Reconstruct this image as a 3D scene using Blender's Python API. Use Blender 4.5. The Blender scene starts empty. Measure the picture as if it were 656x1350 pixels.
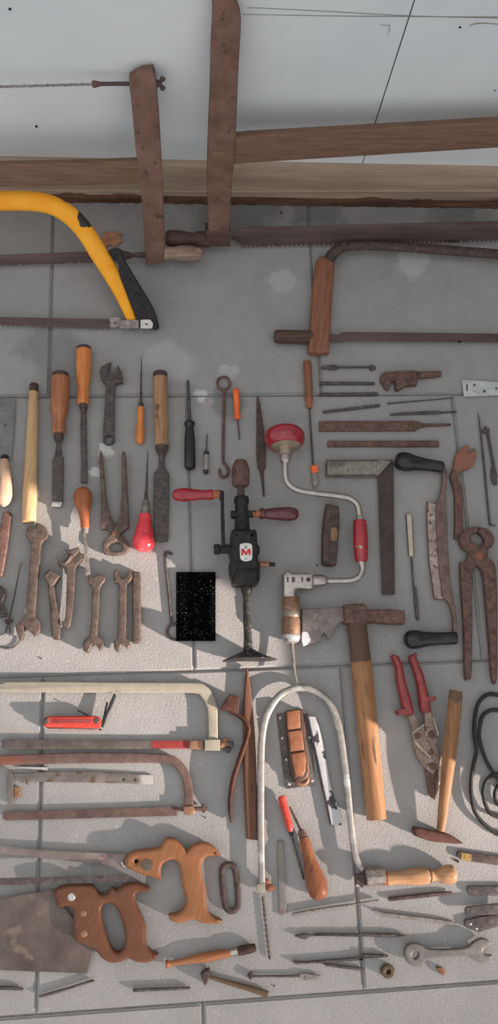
import bpy, bmesh, math, random
from mathutils import Vector, Matrix
from mathutils.geometry import tessellate_polygon
random.seed(7)
W, H, F = 656.0, 1350.0, 1100.0
SC = bpy.context.scene
COL = SC.collection
PI = math.pi

# ------------------------------------------------------------------ camera
RM = (Matrix.Rotation(math.radians(-2.4735917), 3, 'Z') @ Matrix.Rotation(math.radians(-4.8142012), 3, 'Y')
      @ Matrix.Rotation(math.radians(15.55012844), 3, 'X'))
CP = Vector((0.21679181, 0.38209559, 1.42846493))
cam = bpy.data.cameras.new('camera')
cam.sensor_fit = 'VERTICAL'; cam.sensor_height = 24.0; cam.lens = 24.0 * F / H
cam.clip_start = 0.01
camo = bpy.data.objects.new('camera', cam); COL.objects.link(camo)
camo.matrix_world = Matrix.Translation(CP) @ RM.to_4x4()
SC.camera = camo

def ray(x, y):
    return RM @ Vector(((x - W / 2) / F, -(y - H / 2) / F, -1.0))

def P(x, y, z=0.0):
    """the point of the place seen at photo position x, y, at height z above the floor"""
    d = ray(x, y); return CP + d * ((z - CP.z) / d.z)

def onY(x, y, Y):
    d = ray(x, y); return CP + d * ((Y - CP.y) / d.y)

def mpp(p):
    """metres covered by one photo pixel at the distance of p"""
    return -(RM.transposed() @ (p - CP)).z / F

class Fr:
    """a working plane (floor by default) with axes U, V and normal N"""
    def __init__(s, O, U=Vector((1, 0, 0)), V=Vector((0, 1, 0))):
        s.O = O; s.U = U.normalized(); s.N = s.U.cross(V).normalized(); s.V = s.N.cross(s.U)
    def at(s, x, y, n=0.0):
        d = ray(x, y); t = (n - (CP - s.O).dot(s.N)) / d.dot(s.N)
        return CP + d * t
    def uv(s, p):
        q = p - s.O; return (q.dot(s.U), q.dot(s.V))
    def w(s, u, v, n):
        return s.O + s.U * u + s.V * v + s.N * n
F0 = Fr(Vector((0, 0, 0)))

# ------------------------------------------------------------------ objects
def fin(name, mat, verts, faces, parent=None, sharp=35):
    """link ONE mesh object; a top-level mesh gets its origin at its base"""
    me = bpy.data.meshes.new(name)
    if parent is None:
        lo = [min(v[i] for v in verts) for i in range(3)]; hi = [max(v[i] for v in verts) for i in range(3)]
        org = Vector(((lo[0] + hi[0]) / 2, (lo[1] + hi[1]) / 2, lo[2]))
    else:
        org = Vector((0, 0, 0)); p = parent
        while p: org = org + p.location; p = p.parent
    me.from_pydata([tuple(Vector(v) - org) for v in verts], [], faces)
    bm = bmesh.new(); bm.from_mesh(me); bmesh.ops.recalc_face_normals(bm, faces=bm.faces); bm.to_mesh(me); bm.free()
    for f in me.polygons: f.use_smooth = True
    me.set_sharp_from_angle(angle=math.radians(sharp))
    me.materials.append(mat)
    o = bpy.data.objects.new(name, me); COL.objects.link(o)
    if parent is not None: o.parent = parent
    else: o.location = org
    return o

def tag(o, label, cat, group=None):
    o['label'] = label; o['category'] = cat
    if group: o['group'] = group
    return o

def thing(name, label, cat, x, y, group=None):
    o = bpy.data.objects.new(name, None); COL.objects.link(o)
    o.empty_display_size = 0.02; o.location = P(x, y, 0)
    return tag(o, label, cat, group)

# ------------------------------------------------------------------ outlines read off the photo
def pts(ox, oy, s, txt):
    r = []
    for t in txt.split():
        c = t.endswith('!'); a = t.rstrip('!').split(',')
        r.append((ox + float(a[0]) / s, oy + float(a[1]) / s, c))
    return r

def spline(p, n=4, closed=True):
    """Catmull-Rom through the points; points flagged as corners stay sharp"""
    out = []; m = len(p); rng = m if closed else m - 1
    for i in range(rng):
        p1, p2 = p[i], p[(i + 1) % m]
        p0 = p[i - 1] if (closed or i > 0) else p1
        p3 = p[(i + 2) % m] if (closed or i + 2 < m) else p2
        if len(p1) > 2 and p1[2] is True: p0 = p1
        if len(p2) > 2 and p2[2] is True: p3 = p2
        for k in range(n):
            t = k / n
            out.append(tuple(0.5 * ((2 * p1[j]) + (-p0[j] + p2[j]) * t + (2 * p0[j] - 5 * p1[j] + 4 * p2[j] - p3[j]) * t * t
                       + (-p0[j] + 3 * p1[j] - 3 * p2[j] + p3[j]) * t ** 3) for j in (0, 1)))
    if not closed: out.append(p[-1][:2])
    return out

def circ(x, y, rx, ry=None, n=20, a=0):
    ry = rx if ry is None else ry
    ca, sa = math.cos(a), math.sin(a)
    return [(x + rx * math.cos(t) * ca - ry * math.sin(t) * sa, y + rx * math.cos(t) * sa + ry * math.sin(t) * ca)
            for t in [2 * PI * i / n for i in range(n)]]

def teeth(a, b, pitch, depth, side=1, lean=0.5):
    """saw teeth along a..b (photo pixels); side +1 puts the tips below a line running to larger x"""
    L = math.hypot(b[0] - a[0], b[1] - a[1]); n = max(2, int(L / pitch)); ux, uy = (b[0] - a[0]) / L, (b[1] - a[1]) / L
    nx, ny = -uy * side, ux * side; r = []
    for i in range(n):
        t0 = L * i / n; t1 = L * (i + lean) / n
        r.append((a[0] + ux * t0, a[1] + uy * t0)); r.append((a[0] + ux * t1 + nx * depth, a[1] + uy * t1 + ny * depth))
    r.append(b); return r

def plate(name, mat, parent, outline, z0, z1, b=0.0006, holes=(), fr=F0, sm=0, seg=2, sharp=35):
    """a solid cut to an outline, its edges rounded by b; z0..z1 along the plane's normal"""
    if sm: outline = spline(outline, sm)
    cu = bpy.data.curves.new('t', 'CURVE'); cu.dimensions = '2D'; cu.fill_mode = 'BOTH'
    h = (z1 - z0) / 2; b = min(b, h * 0.95)
    cu.extrude = max(h - b, 1e-5); cu.bevel_depth = b; cu.bevel_resolution = seg; cu.offset = -b
    for loop in [outline] + list(holes):
        q = [fr.uv(fr.at(p[0], p[1], z1)) for p in loop]
        s = cu.splines.new('POLY'); s.points.add(len(q) - 1); s.use_cyclic_u = True
        for i, c in enumerate(q): s.points[i].co = (c[0], c[1], 0, 1)
    to = bpy.data.objects.new('t', cu); COL.objects.link(to)
    dg = bpy.context.evaluated_depsgraph_get()
    me = bpy.data.meshes.new_from_object(to.evaluated_get(dg))
    bm = bmesh.new(); bm.from_mesh(me); bmesh.ops.remove_doubles(bm, verts=bm.verts, dist=2e-6); bm.verts.index_update()
    mid = (z0 + z1) / 2
    vs = [fr.w(v.co.x, v.co.y, v.co.z + mid) for v in bm.verts]; fs = [[v.index for v in f.verts] for f in bm.faces]
    bm.free(); bpy.data.objects.remove(to); bpy.data.curves.remove(cu); bpy.data.meshes.remove(me)
    return fin(name, mat, vs, fs, parent, sharp)

def sweep(C, R, seg, flat, up=Vector((0, 0, 1)), closed=False, flute=0, fdepth=0.0, twist=0.0):
    n = len(C); vs = []; fs = []
    flat = flat if isinstance(flat, list) else [flat] * n
    L = 0.0
    for i in range(n):
        a = C[i - 1] if (i > 0 or closed) else C[i]; b = C[(i + 1) % n] if (i < n - 1 or closed) else C[i]
        t = b - a
        if t.length < 1e-9: t = C[min(i + 2, n - 1)] - C[max(i - 2, 0)]
        t.normalize(); s = t.cross(up)
        if s.length < 1e-4: s = t.cross(Vector((0, 1, 0)))
        s.normalize(); v = s.cross(t).normalized()
        if i > 0: L += (C[i] - C[i - 1]).length
        for k in range(seg):
            g = 2 * PI * k / seg; rr = R[i]
            if flute: rr *= 1 - fdepth * (0.5 + 0.5 * math.cos(flute * (g + twist * L)))
            vs.append(C[i] + s * (rr * math.cos(g)) + v * (rr * flat[i] * math.sin(g)))
    m = n if closed else n - 1
    for i in range(m):
        j = (i + 1) % n
        for k in range(seg):
            l = (k + 1) % seg; fs.append((i * seg + k, i * seg + l, j * seg + l, j * seg + k))
    if not closed:
        fs.append(tuple(range(seg))); fs.append(tuple((n - 1) * seg + k for k in range(seg)))
    return vs, fs

def tube(name, mat, parent, path, flat=1.0, seg=12, sm=6, fr=F0, closed=False, sharp=50, **kw):
    """a bar swept along points (x, y, height, radius in photo pixels)"""
    if sm:
        q = []; m = len(path); rng = m if closed else m - 1
        for i in range(rng):
            p1, p2 = path[i], path[(i + 1) % m]
            p0 = path[i - 1] if (closed or i > 0) else p1; p3 = path[(i + 2) % m] if (closed or i + 2 < m) else p2
            for k in range(sm):
                t = k / sm
                q.append(tuple(0.5 * (2 * p1[j] + (-p0[j] + p2[j]) * t + (2 * p0[j] - 5 * p1[j] + 4 * p2[j] - p3[j]) * t * t
                         + (-p0[j] + 3 * p1[j] - 3 * p2[j] + p3[j]) * t ** 3) for j in range(4)))
        if not closed: q.append(path[-1])
        path = q
    C = [fr.at(p[0], p[1], p[2]) for p in path]; R = [p[3] * mpp(c) for p, c in zip(path, C)]
    vs, fs = sweep(C, R, seg, flat, fr.N, closed, **kw)
    return fin(name, mat, vs, fs, parent, sharp)

def lathe(name, mat, parent, a, b, za, zb, prof, flat=1.0, seg=20, sm=0, fr=F0, sharp=40, **kw):
    """turned shape along a..b (photo pixels), prof = [(distance along in pixels, radius in pixels)]"""
    L = math.hypot(b[0] - a[0], b[1] - a[1]); T = prof[-1][0]
    if sm:
        q = spline([(p[0], p[1], len(p) > 2) for p in prof], sm, closed=False)
    else: q = [p[:2] for p in prof]
    A = fr.at(a[0], a[1], za); B = fr.at(b[0], b[1], zb); s = mpp((A + B) / 2)
    C = [A.lerp(B, p[0] / T) for p in q]; R = [max(p[1], 0.05) * s for p in q]
    vs, fs = sweep(C, R, seg, flat, fr.N, **kw)
    return fin(name, mat, vs, fs, parent, sharp)

def ball(name, mat, parent, x, y, z, r, flat=1.0, seg=14):
    """a rounded stud or rivet head"""
    c = P(x, y, z); s = mpp(c) * r; vs = []; fs = []
    R = 6
    for i in range(R):
        t = (PI / 2) * i / R
        for k in range(seg):
            g = 2 * PI * k / seg; vs.append(c + Vector((s * math.cos(t) * math.cos(g), s * math.cos(t) * math.sin(g), s * flat * math.sin(t))))
    vs.append(c + Vector((0, 0, s * flat)))
    for i in range(R - 1):
        for k in range(seg):
            l = (k + 1) % seg; fs.append((i * seg + k, i * seg + l, (i + 1) * seg + l, (i + 1) * seg + k))
    for k in range(seg): fs.append(((R - 1) * seg + k, (R - 1) * seg + (k + 1) % seg, len(vs) - 1))
    fs.append(tuple(range(seg - 1, -1, -1)))
    return fin(name, mat, vs, fs, parent)

def box(name, mat, lo, hi, parent=None, b=0.0):
    bm = bmesh.new(); bmesh.ops.create_cube(bm, size=1)
    for v in bm.verts: v.co = Vector([lo[i] + (v.co[i] + .5) * (hi[i] - lo[i]) for i in range(3)])
    if b: bmesh.ops.bevel(bm, geom=bm.edges[:], offset=b, segments=2, affect='EDGES')
    bm.verts.index_update()
    vs = [v.co.copy() for v in bm.verts]; fs = [[v.index for v in f.verts] for f in bm.faces]; bm.free()
    return fin(name, mat, vs, fs, parent)

# ------------------------------------------------------------------ materials
def lin(c):
    c = c / 255.0
    return c / 12.92 if c <= 0.04045 else ((c + 0.055) / 1.055) ** 2.4
KS, KL = 1.42, 0.60
def S(r, g, b, k=None):
    k = KS if k is None else k
    m = (r + g + b) / 3.0; d = 0.80 if max(r, g, b) - min(r, g, b) < 90 else 0.95
    return tuple(min(0.85, lin(m + (v - m) * d) * k) for v in (r, g, b)) + (1,)
def L(r, g, b): return S(r, g, b, KL)
_M = {}

def mat(name, c1, c2, scale=60, rough=0.6, metal=0.0, bump=0.15, detail=6, stretch=None, c3=None, t3=0.62, s3=None, spots=(), lo=0.35, hi=0.68, coat=0.0, fine=0.0):
    """noise-mixed paint, rust, wood or stone; stretch = grain direction in degrees; spots = [(point, radius, colour, raggedness)]"""
    m = bpy.data.materials.new(name); m.use_nodes = True; nt = m.node_tree; N = nt.nodes; K = nt.links
    bs = N['Principled BSDF']; geo = N.new('ShaderNodeTexCoord'); pos = geo.outputs['Object']
    wpos = N.new('ShaderNodeNewGeometry').outputs['Position']
    src = pos
    if stretch is not None:
        mp = N.new('ShaderNodeMapping'); mp.vector_type = 'POINT'; mp.inputs['Rotation'].default_value = (0, 0, -math.radians(stretch))
        K.new(pos, mp.inputs['Vector'])
        m2 = N.new('ShaderNodeMapping'); m2.inputs['Scale'].default_value = (0.09, 1, 1); K.new(mp.outputs[0], m2.inputs['Vector']); src = m2.outputs[0]
    n1 = N.new('ShaderNodeTexNoise'); n1.inputs['Scale'].default_value = scale; n1.inputs['Detail'].default_value = detail; n1.inputs['Roughness'].default_value = 0.65
    K.new(src, n1.inputs['Vector'])
    rp = N.new('ShaderNodeValToRGB'); rp.color_ramp.elements[0].position = lo; rp.color_ramp.elements[1].position = hi
    rp.color_ramp.elements[0].color = c1; rp.color_ramp.elements[1].color = c2
    K.new(n1.outputs['Fac'], rp.inputs['Fac']); out = rp.outputs['Color']
    def mix(fac, a, b):
        x = N.new('ShaderNodeMix'); x.data_type = 'RGBA'
        K.new(fac, x.inputs[0]); K.new(a, x.inputs[6])
        if isinstance(b, tuple): x.inputs[7].default_value = b
        else: K.new(b, x.inputs[7])
        return x.outputs[2]
    if c3 is not None:
        n2 = N.new('ShaderNodeTexNoise'); n2.inputs['Scale'].default_value = s3 or scale * 2.3; n2.inputs['Detail'].default_value = 5
        K.new(src, n2.inputs['Vector'])
        r2 = N.new('ShaderNodeValToRGB'); r2.color_ramp.elements[0].position = t3; r2.color_ramp.elements[1].position = t3 + 0.05
        K.new(n2.outputs['Fac'], r2.inputs['Fac']); out = mix(r2.outputs['Color'], out, c3)
    for (p, r, c, rag) in spots:
        d = N.new('ShaderNodeVectorMath'); d.operation = 'DISTANCE'; K.new(wpos, d.inputs[0]); d.inputs[1].default_value = tuple(p)
        n3 = N.new('ShaderNodeTexNoise'); n3.inputs['Scale'].default_value = 1.3 / r; n3.inputs['Detail'].default_value = 6; K.new(wpos, n3.inputs['Vector'])
        a = N.new('ShaderNodeMath'); a.operation = 'MULTIPLY_ADD'; K.new(n3.outputs['Fac'], a.inputs[0]); a.inputs[1].default_value = -2 * r * rag; K.new(d.outputs['Value'], a.inputs[2])
        mr = N.new('ShaderNodeMapRange'); mr.inputs['From Min'].default_value = r * (1 - rag); mr.inputs['From Max'].default_value = r * (1 - rag) * (0.93 if rag < 0.5 else -0.5)
        mr.inputs['To Max'].default_value = 1.0 if rag < 0.5 else 0.7
        K.new(a.outputs[0], mr.inputs['Value']); out = mix(mr.outputs['Result'], out, c)
    K.new(out, bs.inputs['Base Color'])
    bs.inputs['Specular IOR Level'].default_value = 0.16 if rough > 0.3 else 0.42
    bs.inputs['Roughness'].default_value = rough; bs.inputs['Metallic'].default_value = metal
    if coat: bs.inputs['Coat Weight'].default_value = coat; bs.inputs['Coat Roughness'].default_value = 0.2
    if bump:
        bp = N.new('ShaderNodeBump'); bp.inputs['Strength'].default_value = bump; bp.inputs['Distance'].default_value = 0.002
        hsrc = n1.outputs['Fac']
        if fine:
            nf = N.new('ShaderNodeTexNoise'); nf.inputs['Scale'].default_value = fine; nf.inputs['Detail'].default_value = 3; K.new(pos, nf.inputs['Vector']); hsrc = nf.outputs['Fac']
        K.new(hsrc, bp.inputs['Height']); K.new(bp.outputs[0], bs.inputs['Normal'])
    return m

def wood(a, dark, light, name='wood', rough=0.5, **kw):
    """turned or sawn wood with its grain along a degrees (photo-plane angle, 0 = across, 90 = up)"""
    return mat(name, dark, light, scale=kw.pop('scale', 260), stretch=a, rough=rough, bump=kw.pop('bump', 0.12), **kw)
# ------------------------------------------------------------------ light and view (a low sun, an added spot, an added point light, and the sky)
SUN_EL, SUN_AZ = 18.0, -27.5          # the sun comes low from the open side, from +x and -y
wd = bpy.data.worlds.new('sky'); SC.world = wd; wd.use_nodes = True
bg = wd.node_tree.nodes['Background']; bg.inputs['Color'].default_value = (0.98, 0.985, 1.0, 1); bg.inputs['Strength'].default_value = 1.0
WARM = (1.0, 0.83, 0.73)
su = bpy.data.lights.new('sun', 'SUN'); su.energy = 4.4; su.angle = math.radians(0.5); su.color = WARM
uo = bpy.data.objects.new('sun', su); COL.objects.link(uo)
sl = bpy.data.lights.new('added_sun_spot', 'SPOT'); sl.energy = 21500; sl.shadow_soft_size = 0.06; sl.spot_size = math.radians(3.6); sl.spot_blend = 1.0; sl.color = WARM  # added spot along the sun's direction, shapes the lit patch and its falloff
so = bpy.data.objects.new('added_sun_spot', sl); COL.objects.link(so)
sd = Vector((math.cos(math.radians(SUN_EL)) * math.cos(math.radians(SUN_AZ)), math.cos(math.radians(SUN_EL)) * math.sin(math.radians(SUN_AZ)), math.sin(math.radians(SUN_EL))))
so.rotation_euler = sd.to_track_quat('Z', 'Y').to_euler(); so.location = P(215, 775) + sd * 14
lb = bpy.data.lights.new('added_highlight_light', 'POINT'); lb.energy = 4.0; lb.shadow_soft_size = 0.03; lb.color = (1.0, 0.97, 0.93)  # added point light, only for small highlights on the glossy handles
lo_ = bpy.data.objects.new('added_highlight_light', lb); COL.objects.link(lo_); lo_.location = (0.05, 0.75, 2.3)
uo.rotation_euler = so.rotation_euler; uo.location = sd * 6
vs_ = SC.view_settings; vs_.view_transform = 'Standard'; vs_.look = 'None'; vs_.gamma = 1.0; vs_.use_curve_mapping = False; vs_.exposure = 0.0
SC.cycles.use_denoising = True
try: SC.cycles.denoiser = 'OPENIMAGEDENOISE'
except Exception: pass
SC.cycles.max_bounces = 6

# ------------------------------------------------------------------ palette
CHALK = (0.62, 0.62, 0.60, 1)
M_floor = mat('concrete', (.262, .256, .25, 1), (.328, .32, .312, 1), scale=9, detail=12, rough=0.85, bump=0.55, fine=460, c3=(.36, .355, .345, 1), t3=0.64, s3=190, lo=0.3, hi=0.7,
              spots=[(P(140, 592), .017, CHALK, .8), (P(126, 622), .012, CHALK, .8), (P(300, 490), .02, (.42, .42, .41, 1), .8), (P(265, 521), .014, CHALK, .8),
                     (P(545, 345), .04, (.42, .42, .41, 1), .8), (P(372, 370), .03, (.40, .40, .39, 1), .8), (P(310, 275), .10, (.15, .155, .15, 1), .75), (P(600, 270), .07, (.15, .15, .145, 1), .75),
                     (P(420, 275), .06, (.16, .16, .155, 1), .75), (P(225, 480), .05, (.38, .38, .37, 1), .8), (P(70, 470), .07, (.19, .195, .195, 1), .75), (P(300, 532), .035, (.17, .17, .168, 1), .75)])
M_grout = mat('joint', (.13, .13, .125, 1), (.20, .20, .19, 1), scale=80, rough=0.95)
M_panel = mat('white_panel', (.635, .67, .685, 1), (.70, .73, .74, 1), scale=3, detail=3, rough=0.35, bump=0.0)
M_scratch = mat('pencil_mark', (.16, .16, .15, 1), (.30, .29, .27, 1), scale=300, rough=0.9)
M_dark = mat('dark_gap', (.02, .02, .02, 1), (.04, .035, .03, 1), rough=0.9)
M_render = mat('masonry', (.42, .42, .40, 1), (.52, .51, .49, 1), scale=20, rough=0.9)
M_skirt = mat('weathered_board', S(128, 106, 90), S(162, 138, 118), scale=30, stretch=0, rough=0.8, bump=0.3, c3=S(108, 78, 60), t3=0.66, s3=18)
M_rotten = mat('rotten_edge', S(58, 38, 30), S(106, 72, 54), scale=60, stretch=0, rough=0.95, bump=0.6)

rust = mat('rust_brown', S(72, 52, 48), S(104, 76, 66), scale=90, rough=0.75, metal=0.1, bump=0.35, c3=S(118, 82, 68), t3=0.6)
rust_dk = mat('rust_dark', S(56, 46, 45), S(84, 68, 64), scale=110, rough=0.7, metal=0.2, bump=0.3, c3=S(96, 72, 62), t3=0.62)
rust_red = mat('rust_red', S(104, 60, 46), S(146, 86, 64), scale=90, rough=0.8, bump=0.35, c3=S(90, 58, 48), t3=0.58)
steel_dk = mat('dark_steel', S(58, 52, 52), S(88, 80, 77), scale=120, rough=0.5, metal=0.35, bump=0.2, c3=S(104, 84, 74), t3=0.63)
steel = mat('worn_steel', S(98, 90, 85), S(134, 126, 119), scale=120, rough=0.42, metal=0.55, bump=0.15, c3=S(96, 74, 64), t3=0.6)
steel_lt = mat('bright_steel', (.42, .40, .38, 1), (.56, .54, .51, 1), scale=150, rough=0.35, metal=0.75, bump=0.1, c3=(.34, .29, .25, 1), t3=0.64)
chrome = mat('nickel', (.36, .32, .29, 1), (.48, .44, .40, 1), scale=140, rough=0.28, metal=0.85, bump=0.05, c3=(.28, .24, .2, 1), t3=0.66)
brass = mat('copper_brass', L(176, 118, 88), L(206, 152, 118), scale=120, rough=0.45, metal=0.4, bump=0.2)
blade = mat('saw_blade_rust', S(66, 54, 53), S(92, 74, 70), scale=45, stretch=0, rough=0.6, metal=0.25, bump=0.15)
black = mat('black_paint', (.014, .013, .013, 1), (.035, .032, .032, 1), scale=120, rough=0.42, bump=0.25, c3=(.22, .21, .2, 1), t3=0.72, s3=260)
black_gloss = mat('black_varnish', (.012, .011, .013, 1), (.022, .019, .022, 1), scale=60, rough=0.22, bump=0.05)
rubber = mat('black_rubber', (.02, .02, .02, 1), (.045, .043, .042, 1), scale=150, rough=0.6)
red = mat('red_paint', L(150, 44, 46), L(190, 64, 62), scale=90, rough=0.3, bump=0.1, coat=0.3)
red_sh = mat('red_lacquer', S(112, 14, 26), S(146, 28, 38), scale=60, rough=0.16, bump=0.03, coat=0.6, c3=S(180, 90, 90), t3=0.70)
maroon = mat('maroon_lacquer', S(66, 16, 24), S(92, 26, 32), scale=70, rough=0.18, bump=0.04, coat=0.5)
redplastic = mat('red_plastic', L(226, 70, 58), L(240, 96, 80), scale=60, rough=0.35, bump=0.03)
orange_pl = mat('orange_plastic', S(196, 78, 30), S(214, 96, 44), scale=60, rough=0.3, bump=0.02)
cream = mat('cream_paint', L(178, 168, 148), L(194, 184, 164), scale=50, rough=0.5, bump=0.05, c3=L(170, 128, 96), t3=0.68)
post_wood = mat('post_wood', S(86, 60, 50), S(114, 82, 70), scale=22, rough=.6, bump=.1, c3=S(74, 54, 46), t3=.64, s3=60)
def W_(a, kind):
    """wood of a kind with the grain at angle a"""
    a = round(a / 10) * 10; k = (a, kind)
    if k in _M: return _M[k]
    d = {'orange': (S(150, 84, 38), S(192, 116, 56), .28), 'brownor': (S(112, 64, 40), S(152, 90, 56), .32), 'tan': (S(176, 134, 90), S(206, 168, 124), .5),
         'old': (S(92, 66, 48), S(132, 98, 70), .55), 'bow': (S(86, 62, 48), S(112, 82, 64), .6), 'bowdk': (S(58, 42, 38), S(84, 60, 52), .6), 'red': (S(102, 60, 42), S(132, 82, 58), .45),
         'pear': (L(142, 82, 54), L(186, 114, 78), .4), 'lit': (L(176, 128, 88), L(216, 172, 128), .5), 'saw': (L(168, 110, 74), L(188, 128, 88), .5), 'sawdk': (L(130, 78, 54), L(152, 94, 66), .36),
         'pale': (S(150, 118, 94), S(172, 140, 116), .55), 'axe': (L(150, 100, 66), L(204, 148, 104), .5), 'handle': (L(196, 142, 100), L(226, 176, 134), .35), 'hook': (S(96, 74, 62), S(150, 122, 104), .7)}[kind]
    c3 = {'axe': L(120, 84, 60), 'hook': S(84, 60, 50)}.get(kind)
    _M[k] = wood(a, d[0], d[1], 'wood_' + kind, rough=d[2], c3=c3, s3=160, bump=0.2 if d[2] > .45 else 0.08, scale=200, lo=.3, hi=.7)
    return _M[k]

# ------------------------------------------------------------------ the place
def structure(o): o['kind'] = 'structure'; return o
YB = 1.412                                   # face of the skirting board
YW = YB + 0.02                               # face of the white panels
X0, X1, Y0 = -2.0, 2.05, -2.2
# floor: concrete slabs in a running bond, one mesh with its joints
bm = bmesh.new()
def slab(x0, x1, y0, y1, dz):
    g = 0.0013
    r = bmesh.ops.create_cube(bm, size=1)
    for v in r['verts']:
        v.co = Vector((x0 + g + (v.co.x + .5) * (x1 - x0 - 2 * g), y0 + g + (v.co.y + .5) * (y1 - y0 - 2 * g), -0.04 + (v.co.z + .5) * (0.04 + dz)))
    es = [e for e in bm.edges if e.is_valid and all(v in set(r['verts']) for v in e.verts) and all(v.co.z > -0.01 for v in e.verts)]
    bmesh.ops.bevel(bm, geom=es, offset=0.0032, segments=3, affect='EDGES')
rows = [(Y0, -1.5), (-1.5, -1.0), (-1.0, -.5), (-.5, 0), (0, .5), (.5, 1.0), (1.0, YB + 0.05)]
for i, (a, b) in enumerate(rows):
    off = 0.25 if i % 2 == 1 else 0.0
    x = -2.5 + off
    while x < X1 + .5:
        slab(x, x + .5, a, b, random.uniform(-.0012, 0))
        x += .5
r = bmesh.ops.create_cube(bm, size=1)
nb = len(bm.faces) - 6
for v in r['verts']: v.co = Vector((X0 - .5 + (v.co.x + .5) * (X1 - X0 + 1.0), Y0 + (v.co.y + .5) * (YB + .05 - Y0), -0.06 + (v.co.z + .5) * 0.0558))
bm.faces.ensure_lookup_table(); bm.verts.index_update()
vs = [v.co.copy() for v in bm.verts]; fs = [[v.index for v in f.verts] for f in bm.faces]; bm.free()
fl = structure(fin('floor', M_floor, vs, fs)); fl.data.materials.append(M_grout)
for f in fl.data.polygons:
    if all(fl.data.vertices[v].co.z + fl.location.z < -0.004 for v in f.vertices) and f.area > 1: f.material_index = 1

# back wall: two white panels with a dark upright joint between them
jt = onY(512.5, 105, YW).x
wall = structure(box('wall_back', M_dark, (X0, YW + .004, -0.02), (X1, YW + .06, 2.3)))
def panel(x0, x1):
    """a smooth sheet with two shallow rolled ribs across it"""
    zs = [0.0, .055, .07, .085, .10, .125, .15, .165, .18, .2, .3, .36, .38, .40, .7, 1.2, 1.8, 2.3]
    dy = {.07: .0, .085: .0, .10: -.0005, .125: -.0028, .15: -.0040, .165: -.0028, .18: -.0005}
    vs, fs = [], []
    for z in zs:
        y = YW + dy.get(z, 0)
        vs += [(x0, y, z), (x1, y, z), (x0, YW + .0035, z), (x1, YW + .0035, z)]
    for i in range(len(zs) - 1):
        a = i * 4; b = a + 4
        fs += [(a, a + 1, b + 1, b), (a + 3, a + 2, b + 2, b + 3), (a, b, b + 2, a + 2), (a + 1, a + 3, b + 3, b + 1)]
    fs += [(0, 2, 3, 1), tuple(len(vs) - 4 + k for k in (0, 1, 3, 2))]
    return fin('panel', M_panel, vs, fs, wall, sharp=60)
panel(X0, jt - .0012); panel(jt + .0012, X1)
FW = Fr(Vector((0, YW, 0)), Vector((1, 0, 0)), Vector((0, 0, 1)))
# faint marks on the panels
tube('scratch', M_scratch, wall, [(326, 10, .0006, .45), (430, 15, .0006, .5), (540, 21, .0006, .55), (660, 24, .0006, .5)], fr=FW, seg=6, flat=.4)
tube('scratch', M_scratch, wall, [(320, 19, .0006, .45), (430, 21, .0006, .5), (560, 22, .0006, .6), (660, 22.5, .0006, .5)], fr=FW, seg=6, flat=.4)
tube('scratch', M_scratch, wall, [(500, 33, .0005, .35), (513.5, 33.3, .0005, .5), (512.5, 40, .0005, .45), (511, 46, .0005, .3)], fr=FW, seg=6, flat=.4, sm=0)
tube('scratch', M_scratch, wall, [(618, 34, .0006, .8), (628, 31, .0006, .9), (645, 31, .0006, .6), (662, 33, .0006, .5)], fr=FW, seg=6, flat=.4)
for x, y, rr in ((13, 12.5, 2.1), (48, 167, 2.0), (241.5, 192, 1.4), (606, 36.5, 1.6), (484, 208, 1.6), (652, 120, 1)):
    plate('speck', M_dark, wall, circ(x, y, rr, rr * .8, 10), 0.0, 0.0012, b=.0003, fr=FW)
# skirting board with a rotten lower edge
sk = structure(box('baseboard_back', M_skirt, (X0, YB, .016), (X1, YW + .003, .100), b=.003))
vs, fs = [], []
n = 420
for i in range(n + 1):
    x = X0 + (X1 - X0) * i / n
    h = .016 + .006 * math.sin(x * 17) * math.sin(x * 5.3 + 1) + .004 * math.sin(x * 53) + random.uniform(-.002, .002); y = YB - .004 + random.uniform(-.0015, .0015)
    vs += [(x, y, .0), (x, y + .001, max(.006, h)), (x, YB + .012, max(.008, h) + .004), (x, YB + .012, .0)]
for i in range(n):
    a = i * 4; b = a + 4
    for k in range(4): fs.append((a + k, a + (k + 1) % 4, b + (k + 1) % 4, b + k))
fs += [(0, 1, 2, 3), tuple(n * 4 + k for k in range(4))]
fin('rotten_edge', M_rotten, vs, fs, sk, sharp=80)
lp = []
tube('edge_lip', M_skirt, sk, [(-30, 251, .0, 2.0), (150, 252, .0, 2.2), (330, 253, .0, 2.2), (500, 252, .0, 2.4), (690, 252, .0, 2.2)], fr=Fr(Vector((0, YB, 0)), Vector((1, 0, 0)), Vector((0, 0, 1))), seg=8, flat=.5)
# unseen low wall, added to shade the tools near this edge
structure(box('added_shade_wall', M_render, (1.15, .085, -.01), (1.35, YB, .28), b=.006))
# unseen side wall, placed to shade the upper part of the floor
structure(box('wall_side', M_render, (X1, -.268, -0.02), (X1 + .2, YW + .06, 2.6)))
# ================================================================== saws leaning on the wall
def plane3(a, b, c):
    """working plane through three points; U along a->b, V towards c"""
    return Fr(a, b - a, c - a)
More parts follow.
